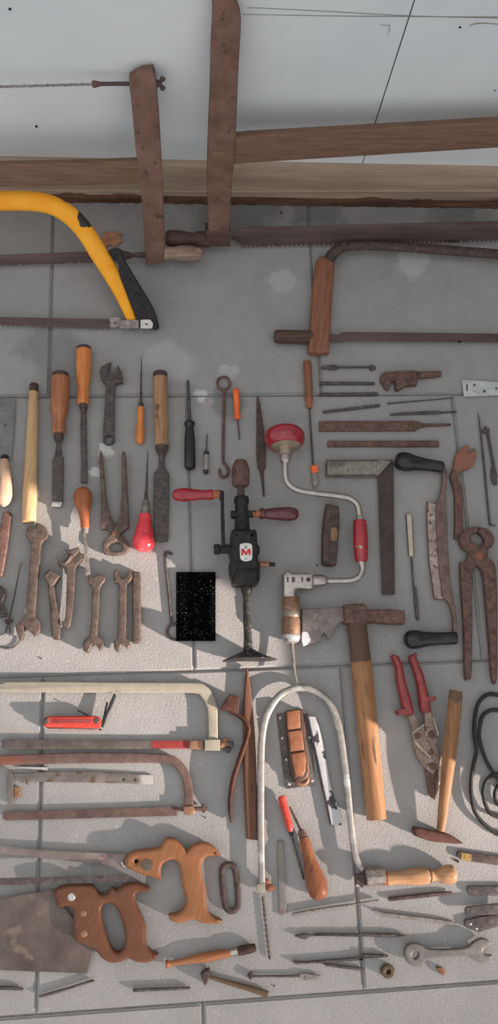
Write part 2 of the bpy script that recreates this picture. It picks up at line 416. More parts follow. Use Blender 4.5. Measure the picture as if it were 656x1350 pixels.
# --- large frame saw
o1 = P(296, 325, .010); o1b = P(656, 320, .010); t1 = onY(296, 6, YW - .014)
F1 = plane3(o1, o1b, t1)
T = thing('frame_saw', 'largest wooden frame saw, its tall dark post with a curled top leaning on the wall', 'saw', 296, 322, 'frame saws leaning on the wall')
post = pts(0, 0, 1, '279,-14 283,-2 290,-3 300,-3 309,2 316.5,18 317.5,35 314.5,90 312,150 309.5,205 306,235 304.5,262 302.5,303 302.5,325.5! 273.5,324! 274.5,300 273.5,250 273.8,200 277,120 278.5,60 280.5,25')
plate('end_post', post_wood, T, post, -.011, .011, b=.003, fr=F1, sm=4)
plate('stretcher', W_(0, 'bow'), T, pts(326, 0, 1.988, '-90,366! 0,357 656,320 760,314! 760,382! 656,388 0,428 -90,436!'), -.008, .008, b=.002, fr=F1)
plate('tenon', W_(0, 'bow'), T, pts(0, 0, 1.988, '556,384! 612,380! 612,434! 556,428!'), .008, .0122, b=.001, fr=F1)
bl = pts(0, 0, 1, '304,314! 309,305 318,300.5! 656,292! 700,291! 700,318!')
plate('blade', blade, T, [p[:2] for p in bl] + teeth((700, 317), (656, 315), 6, 4.2, 1)[1:] + teeth((656, 315), (318, 323), 6, 4.2, -1)[1:] , -.0009, .0009, b=.0002, fr=F1)
lathe('handle', W_(0, 'bowdk'), T, (218, 314), (276, 315.5), 0, 0, [(0, 6), (2, 9), (8, 10.5), (18, 10.5), (30, 8.5), (38, 8), (42, 9.8), (58, 10.5)], fr=F1, sm=3)
plate('handle_socket', W_(0, 'bowdk'), T, pts(0, 0, 1, '271,305! 303.5,305.5! 303.8,326! 271,325!'), -.0125, .0125, b=.003, fr=F1)
# --- smaller buck saw behind the yellow one
o2 = P(192, 349, .010); o2b = P(0, 351, .010); t2 = onY(190, 94, YW - .014)
F2 = plane3(o2b, o2, t2)
T = thing('buck_saw', 'wooden buck saw tightened by a twisted wire, leaning on the wall behind the yellow saw', 'saw', 192, 347, 'frame saws leaning on the wall')
plate('end_post', post_wood, T, pts(0, 0, 1, '170,106 175.5,98.5 187,92.5 202.5,90.5! 206,108 210.5,166 214.8,250 217.5,346! 192,350! 188,280 184,238 179,200 173,135'), -.010, .010, b=.003, fr=F2, sm=4)
plate('stretcher', W_(0, 'bow'), T, pts(0, 0, 1, '-60,218! 0,217 100,215 186,212! 186,243! 100,245 0,247 -60,248!'), -.008, .008, b=.003, fr=F2)
q = []
for i in range(64):
    q.append((-40 + 163 * i / 63, 115.5 - 4.6 * i / 63 + .25 * math.sin(i * 1.05), 0, 1.8 + .35 * math.sin(i * 2.1)))
tube('twisted_wire', steel, T, q, fr=F2, seg=8, sm=2, flute=2, fdepth=.35, twist=700)
lathe('wire_ferrule', rust, T, (121, 111), (134, 110.5), 0, 0, [(0, 2), (1, 4.4), (4, 4.6), (8, 3.6), (13, 2.6)], fr=F2)
lathe('tension_rod', rust_dk, T, (130, 110.6), (209, 110), 0, 0, [(0, 2.7), (79, 2.7)], fr=F2, seg=10)
w = lathe('wing_nut', rust_dk, T, (204, 110), (213, 110), 0, 0, [(0, 4), (3, 5), (9, 3)], fr=F2)
for s in (-1, 1):
    lathe('wing', rust_dk, w, (210, 110), (216, 110 + s * 8.5), 0, 0, [(0, 2.2), (4, 2.4), (8, 4), (10.4, 2.2)], fr=F2, flat=.6)
plate('blade', blade, T, [(-60, 340), (0, 336.5), (122, 332), (156, 332)] + teeth((156, 343.5), (0, 349), 4.7, 2.6, -1) + [(-60, 351)], -.0009, .0009, b=.0002, fr=F2)
lathe('blade_pin', rust_dk, T, (154, 337), (192, 336), 0, 0, [(0, 6), (8, 7), (16, 5), (22, 2.8), (27, 4), (38, 4)], fr=F2, flat=.6)
lathe('handle', W_(0, 'hook'), T, (216, 333.5), (268.5, 334.2), 0, 0, [(0, 9.5), (12, 8), (20, 9.8), (34, 10.2), (44, 9.2), (50, 6), (52.5, 1)], fr=F2, sm=3)
# --- yellow bow saw propped on the buck saw's blade
f1 = P(176, 427, .004); f1b = P(0, 424, .004); t3 = P(0, 264, .112)
F3 = plane3(f1b, f1, t3)
chips = [(F3.at(85, 265, .012), .009, (.035, .03, .03, 1), .55), (F3.at(112.5, 289, .014), .016, (.04, .035, .035, 1), .4), (F3.at(106, 283, .012), .008, (.04, .035, .035, 1), .5)]
yellow = mat('yellow_paint', S(222, 132, 24), S(234, 146, 40), scale=25, rough=0.35, bump=0.04, c3=S(110, 70, 34), t3=0.73, s3=190, spots=chips)
T = thing('bow_saw', 'yellow tubular bow saw with chipped paint, lying below the skirting board', 'saw', 176, 424)
tube('bow', yellow, T, [(-60, 266, .012, 12.5), (0, 264.6, .012, 12.6), (45, 265.5, .012, 12.6), (72, 272, .012, 12.3), (95, 286.5, .012, 12.3), (113, 307, .012, 12), (130, 334, .012, 12), (147, 362.5, .012, 10.8), (160, 388, .012, 9), (172, 418, .012, 6.5), (173.5, 422, .012, 6.2)], flat=.62, seg=20, fr=F3)
k = lambda t: pts(0, 230, 2.982, t)
plate('tension_lever', black, T, k('424,300! 440,291 466,290 484,306 488,332 540,420 602,525 624,598 612,612 585,606 545,596! 538,570 520,530 500,480 470,400 462,345'), .003, .020, b=.003, fr=F3, sm=3)
plate('blade', blade, T, [(-60, 417.5), (0, 418), (145, 420.5)] + teeth((145, 431.5), (0, 426.5), 6.5, 3.6, -1, lean=.35) + [(-60, 425)], .0078, .0092, b=.0002, fr=F3)
c = plate('blade_clip', steel, T, k('430,561 474,561 476,600 432,602'), .0065, .0105, b=.0006, fr=F3)
ball('rivet', steel_dk, c, 151.5, 425.3, F3.at(151.5, 425.3, .0105).z, 1.6, .4)
plate('blade_clamp', steel, T, k('470,572 545,572 545,606 470,606'), .010, .0205, b=.001, fr=F3)
c = plate('pivot_plate', steel_lt, T, k('552,571 590,570 602,585 598,606 552,606'), .019, .0225, b=.0008, fr=F3)
ball('rivet', steel_dk, c, 193, 427.3, F3.at(193, 427.3, .0225).z, 1.8, .4)
# --- dry leaf
T = plate('dry_leaf', mat('dry_leaf', S(128, 80, 58), S(168, 112, 80), scale=120, rough=.8, bump=.5), None,
          k('398,246 408,228 432,222 456,226 482,230! 470,240 482,262 470,268 452,284 430,276 412,284 400,264'), .0, .004, b=.0015, sm=3)
tag(T, 'curled brown dry leaf beside the black lever of the yellow saw', 'leaf')
# --- wooden-handled bow saw
T = thing('turning_saw', 'saw with an upright wooden handle and bent steel bow, lying just below the frame saw', 'saw', 423, 462)
k4 = lambda t: pts(200, 230, 2.733, t); k5 = lambda t: pts(416, 230, 2.733, t)
plate('handle', W_(80, 'red'), T, k4('598,298 622,290 646,292 660,310 654,400 646,520 641,636! 603,640 564,634! 570,560 578,440 588,340'), .003, .024, b=.006, sm=4)
tube('steel_bow', rust_dk, T, [(433, 343, .022, 7.5), (440, 333, .024, 7.6), (450, 326.5, .025, 7.2), (466, 324, .025, 6.6), (500, 324, .025, 6.5), (570, 328.5, .024, 6.8), (656, 335, .023, 6.8), (700, 338, .023, 6.8)], flat=.7, seg=12)
plate('blade', blade, T, [(434, 441), (444, 441), (452, 437.5), (560, 438.5), (700, 440.5)] + teeth((700, 452), (452, 450), 4.8, 2.3, 1) + [(444, 449.5), (434, 449.5)], .011, .0128, b=.0002)
lathe('peg', W_(0, 'bowdk'), T, (361, 443.7), (411, 444.7), .013, .013, [(0, 6), (1.5, 8.4), (8, 9.2), (30, 9.2), (50, 9.2)], flat=.95)

# ================================================================== row below the saws
k6 = lambda t: pts(0, 450, 4.1, t); k7 = lambda t: pts(110, 450, 3.859, t); k8 = lambda t: pts(0, 580, 4.1, t); k9 = lambda t: pts(110, 580, 4.1, t)
# putty knife at the edge
T = thing('putty_knife', 'broad grey stained scraper blade with a pale pear-shaped handle, at the edge of the row', 'scraper', 6, 630)
plate('blade', mat('grey_scraper', S(92, 92, 92), S(112, 112, 112), scale=40, rough=.5, metal=.3, c3=S(92, 66, 64), t3=.62, s3=50), T,
      pts(0, 500, 3.55, '-60,88 72,92 66,230 54,372! 10,372! -60,372'), .003, .0042)
lathe('ferrule', black, T, (6.2, 601), (6.2, 608), .011, .012, [(0, 5), (2, 5.2), (7, 5)])
lathe('handle', W_(90, 'pale'), T, (6, 606), (5, 668), .014, .014, [(0, 5), (5, 6), (22, 8.5), (40, 10.5), (50, 10.4), (58, 7), (62, 1)], sm=3)
# stick
T = thing('wooden_stick', 'long loose straw-coloured wooden stick with a dark worn tip, beside the stout brown-handled chisel', 'handle', 41, 600)
dk = [(P(45, 505, .015), .018, S(70, 52, 44), .25)]
M_stick = mat('wood_straw', S(150, 116, 76), S(176, 142, 98), scale=200, stretch=80, rough=.45, bump=.08, lo=.3, hi=.7, spots=dk)
lathe('shaft', M_stick, T, (44.8, 506), (38, 688), .012, .0135, [(0, 5.2), (1, 6.0), (40, 6.8), (132, 8.7), (152, 9.2), (181, 9.2), (182.5, 8.4)], flat=.9)
# chisels
def chisel(lab, cap, hnd, ferr, wood_m, bl, zh, endb=None, sp=None, name='wood_chisel', shank=None):
    t = thing(name, lab, 'chisel', *cap[0], 'wood chisels')
    lathe('striking_cap', rust_dk, t, cap[0], cap[1], zh, zh, cap[2])
    lathe('handle', wood_m, t, hnd[0], hnd[1], zh, zh, hnd[2], sm=3)
    lathe('ferrule', rust_dk, t, ferr[0], ferr[1], zh, zh * .8, ferr[2])
    lathe('shank', steel_dk, t, shank[0], shank[1], zh * .8, .006, shank[2], flat=.8)
    plate('blade', steel_dk, t, bl, .002, .0085, b=.0015)
    if endb: plate('cutting_edge', steel_lt, t, endb, .002, .0086, b=.0004)['label'] = 'bright ground cutting edge'
    return t
M_brown_sp = mat('wood_brown_spot', S(112, 64, 40), S(156, 94, 58), scale=200, stretch=90, rough=.3, bump=.08, lo=.3, hi=.7, spots=[(P(73.5, 523, .027), .0035, (.02, .015, .012, 1), .2)])
chisel('stout chisel with a brown handle, dark knot in it, and a bright ground edge', ((79.5, 492), (79.5, 499), [(0, 9.5), (1.5, 11.2), (5, 11.6), (7, 11.4)]),
       ((79.5, 498), (77.5, 572), [(0, 11.9), (18, 12.2), (42, 11.8), (43.5, 11.2, 1), (58, 8.4), (68, 8.8), (73, 8.4), (74, 6.5)]), ((77.4, 571), (77.2, 583), [(0, 6.8), (8, 6), (12, 4)]), M_brown_sp,
       pts(0, 450, 4.1, '303,560! 306,595 290,622 286,650 ') + k8('284,95 280,340! 338,342! 342,100 330,68 326,40!'), .0158,
       k8('279,334! 338,336! 332,352 326,362! 276,358!'), shank=((77.2, 582), (77, 598), [(0, 3.4), (8, 2.8), (16, 5)]))
chisel('narrow chisel with a bright orange waisted handle and dark cap', ((110.3, 457), (110.3, 463), [(0, 8), (1.5, 9.8), (6, 10)]),
       ((110.3, 462), (109.6, 533), [(0, 10.2), (20, 10.2), (38, 9.4), (39.5, 9, 1), (54, 7), (64, 8), (70, 7.6), (71, 6)]), ((109.6, 532), (110, 546), [(0, 5.4), (6, 5.2), (10, 4), (14, 2.6)]), W_(90, 'orange'),
       k6('440,380! 441,420 434,450 436,620 ') + k8('438,100 436,228! 470,230! 470,110 ') + k6('468,560 466,450 458,410 460,380!'), .0135, shank=((110, 544), (110.3, 560), [(0, 3), (8, 3.4), (16, 4)]))
M_gouge = mat('wood_gouge', S(118, 82, 54), S(158, 116, 80), scale=180, stretch=90, rough=.4, bump=.1, lo=.3, hi=.7, spots=[(P(207, 536, .026), .008, S(70, 50, 40), .75), (P(205, 547, .025), .006, S(70, 50, 40), .75)])
t = chisel('broad gouge with a long straight brown wooden handle, longest of the chisels', ((210.8, 491), (211, 498), [(0, 8.5), (1.5, 9.6), (7, 9.6)]),
       ((211, 497), (213.3, 588), [(0, 9.4), (20, 9.7), (60, 9), (80, 8.8), (91, 8.6)]), ((213.3, 587), (213, 600), [(0, 8.8), (4, 8.9), (9, 7), (13, 5)]), M_gouge,
       k9('408,110! 404,150 380,182 378,300 383,545! 422,551 458,543! 462,300 462,182 440,150 436,110!'), .013, name='gouge', shank=((213, 598), (213, 610), [(0, 5), (6, 3.6), (12, 4)]))
# adjustable wrench
wrk = 'spanners and wrenches'
T = thing('adjustable_wrench', 'dark adjustable wrench with open jaws up and a hanging hole, above the pincers', 'wrench', 144, 580, wrk)
plate('body', steel_dk, T, k7('84,145 98,124 138,104! 140,110 128,148 150,166! 158,180 172,196 160,232 157,330 156,480 155,512 128,524 100,512 98,488 104,380 112,232 96,200 86,172'), .002, .012, b=.0018, sm=4, holes=[circ(110 + 128 / 3.859, 450 + 496 / 3.859, 5.0)])
j = plate('sliding_jaw', steel_dk, T, k7('150,176! 163,140 178,121! 190,150 197,180 203,212! 186,206 168,212 152,196!'), .003, .0128, b=.0012, sm=2)
lathe('worm_screw', steel_dk, T, (147, 504), (153, 500.5), .0115, .0115, [(0, 3), (6.9, 3)], flute=6, fdepth=.15)
# small bradawl
T = thing('bradawl', 'small awl with a light orange-brown handle and thin spike pointing at the saws', 'awl', 185, 580)
lathe('spike', steel_dk, T, (186.3, 470), (185.5, 534), .007, .008, [(0, .3), (20, 1.1), (64, 1.9)], seg=8)
lathe('ferrule', steel_dk, T, (185.6, 531), (185.5, 538), .008, .008, [(0, 2.6), (2, 3.6), (7, 4.2)])
lathe('handle', W_(90, 'orange'), T, (185.5, 537), (184.5, 586), .008, .008, [(0, 4.4), (10, 4.8), (18, 4.2), (32, 5.8), (42, 5.6), (47, 4), (49, 1)], sm=3)
# black screwdriver
sdg = 'screwdrivers'
T = thing('screwdriver', 'black-handled screwdriver with a square shaft pointing up beside the gouge', 'screwdriver', 249, 590, sdg)
tube('shaft', steel_dk, T, [(247.4, 502, .009, 2), (248, 515, .009, 2.2), (249.2, 545, .01, 2.6), (249.6, 558, .01, 3)], sm=0, seg=8)
lathe('handle', black_gloss, T, (249.7, 555.5), (250.3, 620), .012, .012, [(0, 5), (1.5, 7.2), (5, 7.4), (8, 5.4), (14, 6.4), (24, 7.4), (56, 7.8), (62, 6.6), (64.5, 2)], sm=2, flute=6, fdepth=.06)
T = thing('mini_screwdriver', 'tiny silver-bodied jeweller screwdriver beside the black screwdriver', 'screwdriver', 271, 610, sdg)
lathe('shaft', steel_dk, T, (272.8, 572), (272, 596), .004, .005, [(0, .7), (24, .9)], seg=8)
lathe('collar', black_gloss, T, (272, 594.5), (271.9, 600), .005, .005, [(0, 2), (1, 3.4), (4, 3.4), (5.5, 2.6)])
lathe('handle', chrome, T, (271.9, 599), (271.3, 622), .005, .005, [(0, 2.8), (6, 3.1), (22, 3.5), (23, 2)], flute=6, fdepth=.12)
lathe('end_cap', black_gloss, T, (271.3, 620), (271.2, 625), .005, .005, [(0, 3.5), (3, 3.5), (5, 2)])
# ring hook
k12 = lambda t: pts(220, 480, 4.686, t)
T = tube('stove_hook', rust, None, [(220 + 352 / 4.686 + 0.4, 517, .004, 1.9)] + [(220 + 350 / 4.686 + 8.3 * math.sin(a), 480 + 119 / 4.686 + 8.6 * math.cos(a), .004 + .0012 * math.sin(a / 2), 1.7) for a in [.25 + i * (2 * PI - .4) / 18 for i in range(19)]]
         + [(295.2, 518, .0035, 1.9), (295, 540, .003, 1.9), (293.8, 605, .003, 1.9), (296, 611, .003, 1.9), (300, 618, .003, 1.9), (300.2, 624, .003, 1.9), (296, 629, .003, 1.9), (291, 628, .003, 1.8), (289.3, 622.5, .003, 1.7), (289.4, 618, .003, 1.6)], sm=3, seg=10)
tag(T, 'rusty iron rod with a ring eye at the top and a small hook below', 'hook')
T = thing('small_screwdriver', 'small screwdriver with a transparent orange handle beside the ring-eyed hook', 'screwdriver', 313, 545, sdg)
lathe('handle', orange_pl, T, (310.7, 513), (313, 553), .0055, .0055, [(0, 3.2), (1.2, 4), (6, 4.3), (34, 3.5), (35.5, 4.4, 1), (38.5, 4.4, 1), (40, 2.6)], sm=2)
lathe('shaft', steel_dk, T, (313.2, 552), (315.6, 579.5), .005, .003, [(0, 1.1), (20, 1), (27.5, .8)], seg=8)
flg = 'files and rasps'
T = plate('half_round_file', rust_dk, None, k12('555,199! 567,199! 584,300 598,400 607,500 610,580 608,640 598,662 602,760 603,815! 595,815! 585,720 574,660 562,642 553,560 552,400'), .0005, .0062, b=.0018, sm=3)
tag(T, 'slim brown half-round file, broad in the middle, pointing down beside the red brace pad', 'file', flg)
# slender tool with orange tip
k15 = lambda t: pts(330, 460, 3.453, t); k16 = lambda t: pts(340, 550, 3.644, t)
T = thing('soldering_tool', 'slender red-brown handled rod ending in an orange and silver tip, beside the brace crank', 'tool', 406, 530)
lathe('handle', W_(90, 'red'), T, (404.8, 477), (407.3, 527), .0075, .0075, [(0, 4.4), (1.5, 5.4), (20, 5.6), (48, 4.8), (50, 4.8)], sm=2)
lathe('collar', W_(90, 'brownor'), T, (407.3, 525.5), (407.6, 538), .0075, .007, [(0, 5), (2, 5.3), (4, 4.4), (12.5, 3.6)])
lathe('shaft', steel_dk, T, (407.6, 537), (412.6, 614), .006, .004, [(0, 1.3), (77, 1.3)], seg=8)
plate('tip_socket', orange_pl, T, k16('253,232 284,228 288,264 258,268'), .001, .008, b=.001)
plate('tip', steel, T, k16('258,266! 289,262! 288,315 272,341! 262,320'), .001, .0065, b=.001)
# bits and rods lying across
bit = 'drill bits and rods'
def spade_bit(lab, blade_o, a, b, r, hexo=None, z=.0035, name='spade_bit', m=steel_dk):
    t = thing(name, lab, 'drill bit', *a, bit)
    plate('cutting_blade', m, t, blade_o, .0015, .0045, b=.0008)
    lathe('shaft', m, t, a, b, z, z, [(0, r), (math.hypot(a[0] - b[0], a[1] - b[1]), r)], seg=8)
    if hexo: plate('hex_end', m, t, hexo, .0005, .0066, b=.0008)
    return t
spade_bit('flat spade drill bit, uppermost of the thin rods beside the slender red-brown handle', k15('320,78 345,74 385,71 396,78 396,90 385,95 345,92 321,90'), (443, 484), (490.5, 484), 1.5, k15('543,76 556,68 560,76 570,78 570,90 558,90 554,97 543,90'))
T = lathe('steel_rod', steel_dk, None, (421, 505.5), (493.5, 505.7), .003, .003, [(0, 2), (.5, 2.4), (10, 2.3), (72, 2), (73, 1.6)], seg=10)
tag(T, 'plain thin steel rod lying second among the rods, under the spade bit', 'rod', bit)
T = lathe('twist_drill', steel_dk, None, (421, 520), (498, 519.5), .003, .003, [(0, 2.4), (20, 2.3)] + [(21 + i, 2.3) for i in range(54)] + [(77, 1)], seg=12, flute=2, fdepth=.25, twist=260)
tag(T, 'straight twist drill lying level along the slab joint, third among the rods', 'drill bit', bit)
T = lathe('auger_bit', steel_dk, None, (425, 543.5), (500.5, 534.5), .003, .003, [(0, 1.8), (1, 2.3)] + [(2 + i, 2.3) for i in range(73)] + [(76, 1.4)], seg=12, flute=2, fdepth=.4, twist=420)
tag(T, 'twisted drill lying tilted just above the long flat brown file', 'drill bit', bit)
T = lathe('needle', steel_dk, None, (510.5, 532), (598, 524.5), .0018, .0018, [(0, 1.1), (40, .9), (85, .6), (88, .2)], seg=8)
tag(T, 'thin dark needle-like rod pointing at the white perforated plate', 'rod', bit)
k17 = lambda t: pts(496, 460, 4.1, t)
T = plate('slim_file', steel_dk, None, k17('73,350! 180,339 335,334 352,338 434,334! 436,340! 350,346 335,350 180,354 76,357!'), .0005, .0048, b=.0012, sm=2)
tag(T, 'short slim file with a thin tang, lying just above the long flat brown file', 'file', flg)
T = plate('flat_file', rust, None, pts(0, 0, 1, '421,555! 548,554.6! 552,556.5 560,558.2 594,558! 594.5,560.2! 560,562 552,564 548,567.5! 421,568!'), .0005, .006, b=.001)
tag(T, 'long flat brown file with a pointed tang lying above the try square', 'file', flg)
T = plate('steel_bar', rust, None, pts(0, 0, 1, '432,581! 578,580.5! 579,588.5! 432,588.5!'), .0005, .0058, b=.0008)
tag(T, 'straight brown bar lying between the flat file and the try square', 'bar')
# try square
T = thing('try_square', 'carpenter try square with a greyish stock and long dark blade', 'square', 475, 615)
st = plate('stock', mat('grey_stock', S(98, 94, 82), S(124, 120, 108), scale=70, rough=.55, metal=.2, c3=S(84, 74, 66), t3=.62), T, k16('328,205! 645,204! 576,282! 328,281!'), .001, .014, b=.0012)
plate('edge_strip', steel_dk, st, k16('328,205! 645,204! 640,211! 334,212! 334,275! 578,275! 574,282! 328,281!'), .0132, .0146, b=.0003)
plate('maker_patch', mat('dull_plate', S(82, 80, 72), S(100, 96, 86), scale=120, rough=.5, metal=.3), st, k16('340,212! 418,212! 418,236! 340,236!'), .0138, .0145, b=.0002)
for (x0, y0, x1, y1) in ((352, 224, 372, 219), (372, 219, 392, 226), (392, 226, 380, 232), (380, 232, 358, 230)):
    tube('stamp_line', steel_dk, st, [(340 + x0 / 3.644, 550 + y0 / 3.644, .0146, .35), (340 + x1 / 3.644, 550 + y1 / 3.644, .0146, .35)], sm=0, seg=6)
plate('corner_plate', steel, st, k16('572,212 600,207 618,216 600,236 574,266!'), .0136, .0150, b=.0003, sm=2)
plate('blade', mat('dark_blade', S(54, 46, 44), S(72, 62, 58), scale=50, rough=.6, metal=.2, bump=.1), T, k16('645,205! 650,212! 652,400 657,852! 596,852! 582,480 575,284!'), .0055, .0075, b=.0003)
# loose hammer head
k16p = k16('330,412! 360,418 390,426! 393,500 386,600 378,705! 345,708 312,700! 311,600 317,500')
T = plate('hammerhead', rust_dk, None, k16p, .0, .024, b=.004, sm=3)
tag(T, 'loose rusty hammer head without a handle, lying under the brace crank', 'hammer head')
plate('wood_stub', W_(90, 'old'), T, k16('352,530 378,528 382,560 376,594 350,592 347,560'), .018, .0246, b=.0006)
# monkey wrench
T = thing('monkey_wrench', 'small brown sliding-jaw monkey wrench lying under the toothed blade of the wooden-handled saw', 'wrench', 540, 500, wrk)
plate('fixed_jaw', rust, T, k17('24,150 32,128 60,122 108,119! 108,166! 84,174 74,190 71,215! 60,216! 42,198 28,172'), .001, .013, b=.002, sm=3)
plate('sliding_jaw', rust, T, k17('104,116! 220,115! 221,188! 190,190 160,192 126,216! 108,215! 104,170'), .0, .0155, b=.002)
plate('adjusting_nut', rust_dk, T, k17('160,156! 198,156! 196,182! 164,184!'), .014, .0175, b=.001)
plate('shank', rust, T, k17('215,121! 300,118 346,116 353,128 352,144 300,150 215,158!'), .002, .0105, b=.002)
# perforated plate
T = plate('hinge_plate', mat('zinc', S(148, 150, 150), S(168, 170, 170), scale=60, rough=.45, metal=.3, c3=S(130, 130, 128), t3=.64), None, k17('462,167! 560,172 656,180! 760,188! 760,246! 656,250 560,254 472,257!'), .002, .0045, b=.0004,
          holes=[[p[:2] for p in k17('484,190! 494,190! 494,226! 484,226!')], circ(496 + 529 / 4.1, 460 + 193 / 4.1, 1.8, n=12), circ(496 + 583 / 4.1, 460 + 228 / 4.1, 2, n=12), circ(496 + 648 / 4.1, 460 + 212 / 4.1, 1.6, n=12)])
tag(T, 'pale zinc strap plate with a slot and round holes, above the rusty cranked spanner', 'plate')
# thin rods at the edge
T = tube('hooked_rod', steel_dk, None, [(629.7, 543.5, .002, .35), (632, 560, .003, 1.1), (637.5, 610, .003, 1.4), (641, 650, .003, 1.4), (645, 688, .003, 1.4), (646.5, 691.5, .003, 1.3), (652.5, 693, .003, .8)], sm=4, seg=8)
tag(T, 'long thin dark rod with a short bent foot, beside the jaws of the large pincers', 'rod', bit)
k18 = lambda t: pts(500, 580, 4.205, t)
spade_bit('spade drill bit lying upright beside the long thin hooked rod', k18('618,150! 640,148! 652,190 650,248! 634,250! 622,225 616,185'), (642, 568), (651, 618), 2, k17('574,440 582,428 592,412 598,428 612,430 610,446 590,454 578,450'))
# ================================================================== middle: drill, brace, drawknife, pincers, spanners
k13 = lambda t: pts(220, 590, 3.644, t); k14 = lambda t: pts(220, 720, 3.644, t); kb = lambda t: pts(280, 690, 6.56, t)
T = thing('breast_drill', 'black hand-cranked breast drill with maroon handles and a white badge bearing a red letter', 'drill', 322, 760)
ZD = .036
lathe('drill_chuck', rust, T, (316.9, 606.5), (317, 642), ZD, ZD, [(0, 4.5), (.8, 7.4), (4, 9), (12, 11.8), (22, 11.8), (32, 11.2), (34.5, 9.4), (35.5, 6)], sm=2)
lathe('chuck_neck', rust_dk, T, (317, 641), (317.6, 658), ZD, ZD, [(0, 4.6), (17, 4.6)])
lathe('spindle_housing', black, T, (318, 654.5), (319, 700), ZD, ZD, [(0, 7), (1.5, 9.6), (8, 10.2), (10, 9), (13, 8.8), (30, 9.4), (45, 10.5)], sm=2)
lathe('cross_boss', black, T, (304, 678.8), (336, 677.6), ZD, ZD, [(0, 4.6), (1, 5.5), (10, 5.5), (12, 4.6), (32, 4.9)])
body = plate('gear_case', black, T, kb('160,75 172,50 195,42 360,42 380,52 388,80 394,170 410,185 412,245 397,268 403,320 415,340 413,470 402,502 380,512 345,520 200,520 178,505 168,470 150,385 150,330 160,300 158,255 150,240 150,190 158,170'), .010, .060, b=.010, sm=2, seg=4)
plate('front_hump', black, body, kb('205,402 240,392 370,385 392,400 394,470 385,496 200,498 198,450'), .055, .063, b=.004, sm=2, seg=3)
bd = plate('badge', mat('badge_white', (.60, .60, .57, 1), (.68, .68, .65, 1), scale=60, rough=.35), body, kb('235,192 252,176 290,168 328,176 342,192! 342,300 324,320 288,327 260,321 240,302!'), .0595, .0615, b=.0005, sm=3)
inkred = mat('badge_red', (.55, .03, .04, 1), (.62, .06, .06, 1), rough=.4)
plate('letter', inkred, bd, kb('248,276! 248,220! 270,220! 289,250! 308,220! 330,220! 330,276! 312,276! 312,248! 289,280! 266,248! 266,276!'), .0614, .0619, b=.0001)
ringink = [p for p in circ(280 + 287 / 6.56, 690 + 205 / 6.56, 1.9, n=16)]
plate('small_mark', M_scratch, bd, ringink, .0614, .0618, b=.0001, holes=[circ(280 + 287 / 6.56, 690 + 205 / 6.56, 1.3, n=16)])
plate('small_mark', M_scratch, bd, kb('283,196! 291,196! 291,215! 283,215!'), .0614, .0619, b=.0001)
plate('small_mark', M_scratch, bd, kb('276,306! 290,300 302,306! 298,312! 290,307 280,312!'), .0614, .0619, b=.0001)
lathe('crank_hub', black, T, (281.5, 724.2), (305, 724.2), .044, .044, [(0, 4.6), (1, 6.8), (7, 7.2), (9, 5.2), (11, 6), (24, 6)])
plate('crank_arm', black, T, k13('259,228 266,222 273,228 276,340 280,458 284,470 264,476 262,458 258,340'), .045, .052, b=.002, sm=2)
lathe('grip_ferrule', W_(0, 'brownor'), T, (279, 652.3), (292, 651), .045, .047, [(0, 5.6), (10, 5.6), (13, 5)])
plate('crank_end', black, T, k13('254,208 264,204 274,210 275,238 266,246 255,242'), .036, .056, b=.003, sm=2)
lathe('crank_grip', red_sh, T, (227.3, 652.4), (281, 652.3), .040, .045, [(0, 2.5), (1, 5), (5, 7.6), (13, 9.3), (22, 8.6), (36, 7), (45, 6.6), (50, 7.3), (52, 7), (54, 6)], sm=3)
lathe('side_grip_ferrule', W_(0, 'brownor'), T, (333, 677.8), (345, 677.4), ZD, ZD, [(0, 5), (6, 4.6), (12, 5)])
lathe('side_grip', maroon, T, (342, 677.3), (393.5, 677.8), ZD, ZD - .012, [(0, 6.2), (1.5, 7.6), (5, 7.4), (7, 6.4), (16, 7.8), (30, 9.2), (41, 9.5), (48, 7.6), (51, 3.5), (51.8, 1)], sm=3)
lathe('crank_pin', brass, T, (341, 744), (354, 744), ZD, ZD, [(0, 4), (2, 4.2), (11, 3.9), (13, 3)])
lathe('pin_tip', black, T, (353, 744), (362.4, 744.2), ZD, ZD, [(0, 2.8), (9, 2.8), (9.5, 2)])
lathe('spindle_collar', black, T, (324.5, 767), (324.8, 783), ZD, ZD, [(0, 7), (7, 7.8), (12, 7.4), (16, 5.4)], sm=2)
blackworn = mat('black_worn', (.02, .018, .018, 1), (.045, .04, .038, 1), scale=90, rough=.5, bump=.3, c3=(.30, .28, .26, 1), t3=.62, s3=300)
lathe('spindle', blackworn, T, (324.8, 781), (326.8, 858), ZD, ZD, [(0, 5.3), (60, 5.4), (70, 5.8), (77, 7)])
# saddle shaped breast plate standing on edge across the spindle
c0 = P(328.5, 860, ZD); sc_ = mpp(c0)
us = [-1, -.86, -.7, -.5, -.3, -.18, 0, .18, .3, .5, .7, .86, 1]
yt = [551, 541, 532, 519, 507, 497, 490, 497, 507, 520, 530, 536, 541]; yb = [555.5, 552, 549, 546, 545, 545, 545, 545, 546, 546, 547, 546, 546]
vs, fs = [], []
NW = 12
for side in (0, 1):
    for i, u in enumerate(us):
        x = 265 + (528 - 265) * (u + 1) / 2
        for j in range(NW + 1):
            w = -1 + 2 * j / NW; hw = math.sqrt(max(0, 1 - abs(u) ** 2.6)) * .034
            yy = (yt[i], yb[i])[side]
            if side == 0: yy = yb[i] - 3.2 - (yb[i] - 3.2 - yt[i]) * max(0, 1 - (w * hw / .018) ** 2) if abs(w * hw) < .018 else yb[i] - 3.2
            p = P(220 + x / 3.644, 720 + yy / 3.644, ZD); vs.append(p + Vector((0, 0, w * hw)))
nn = len(us) * (NW + 1)
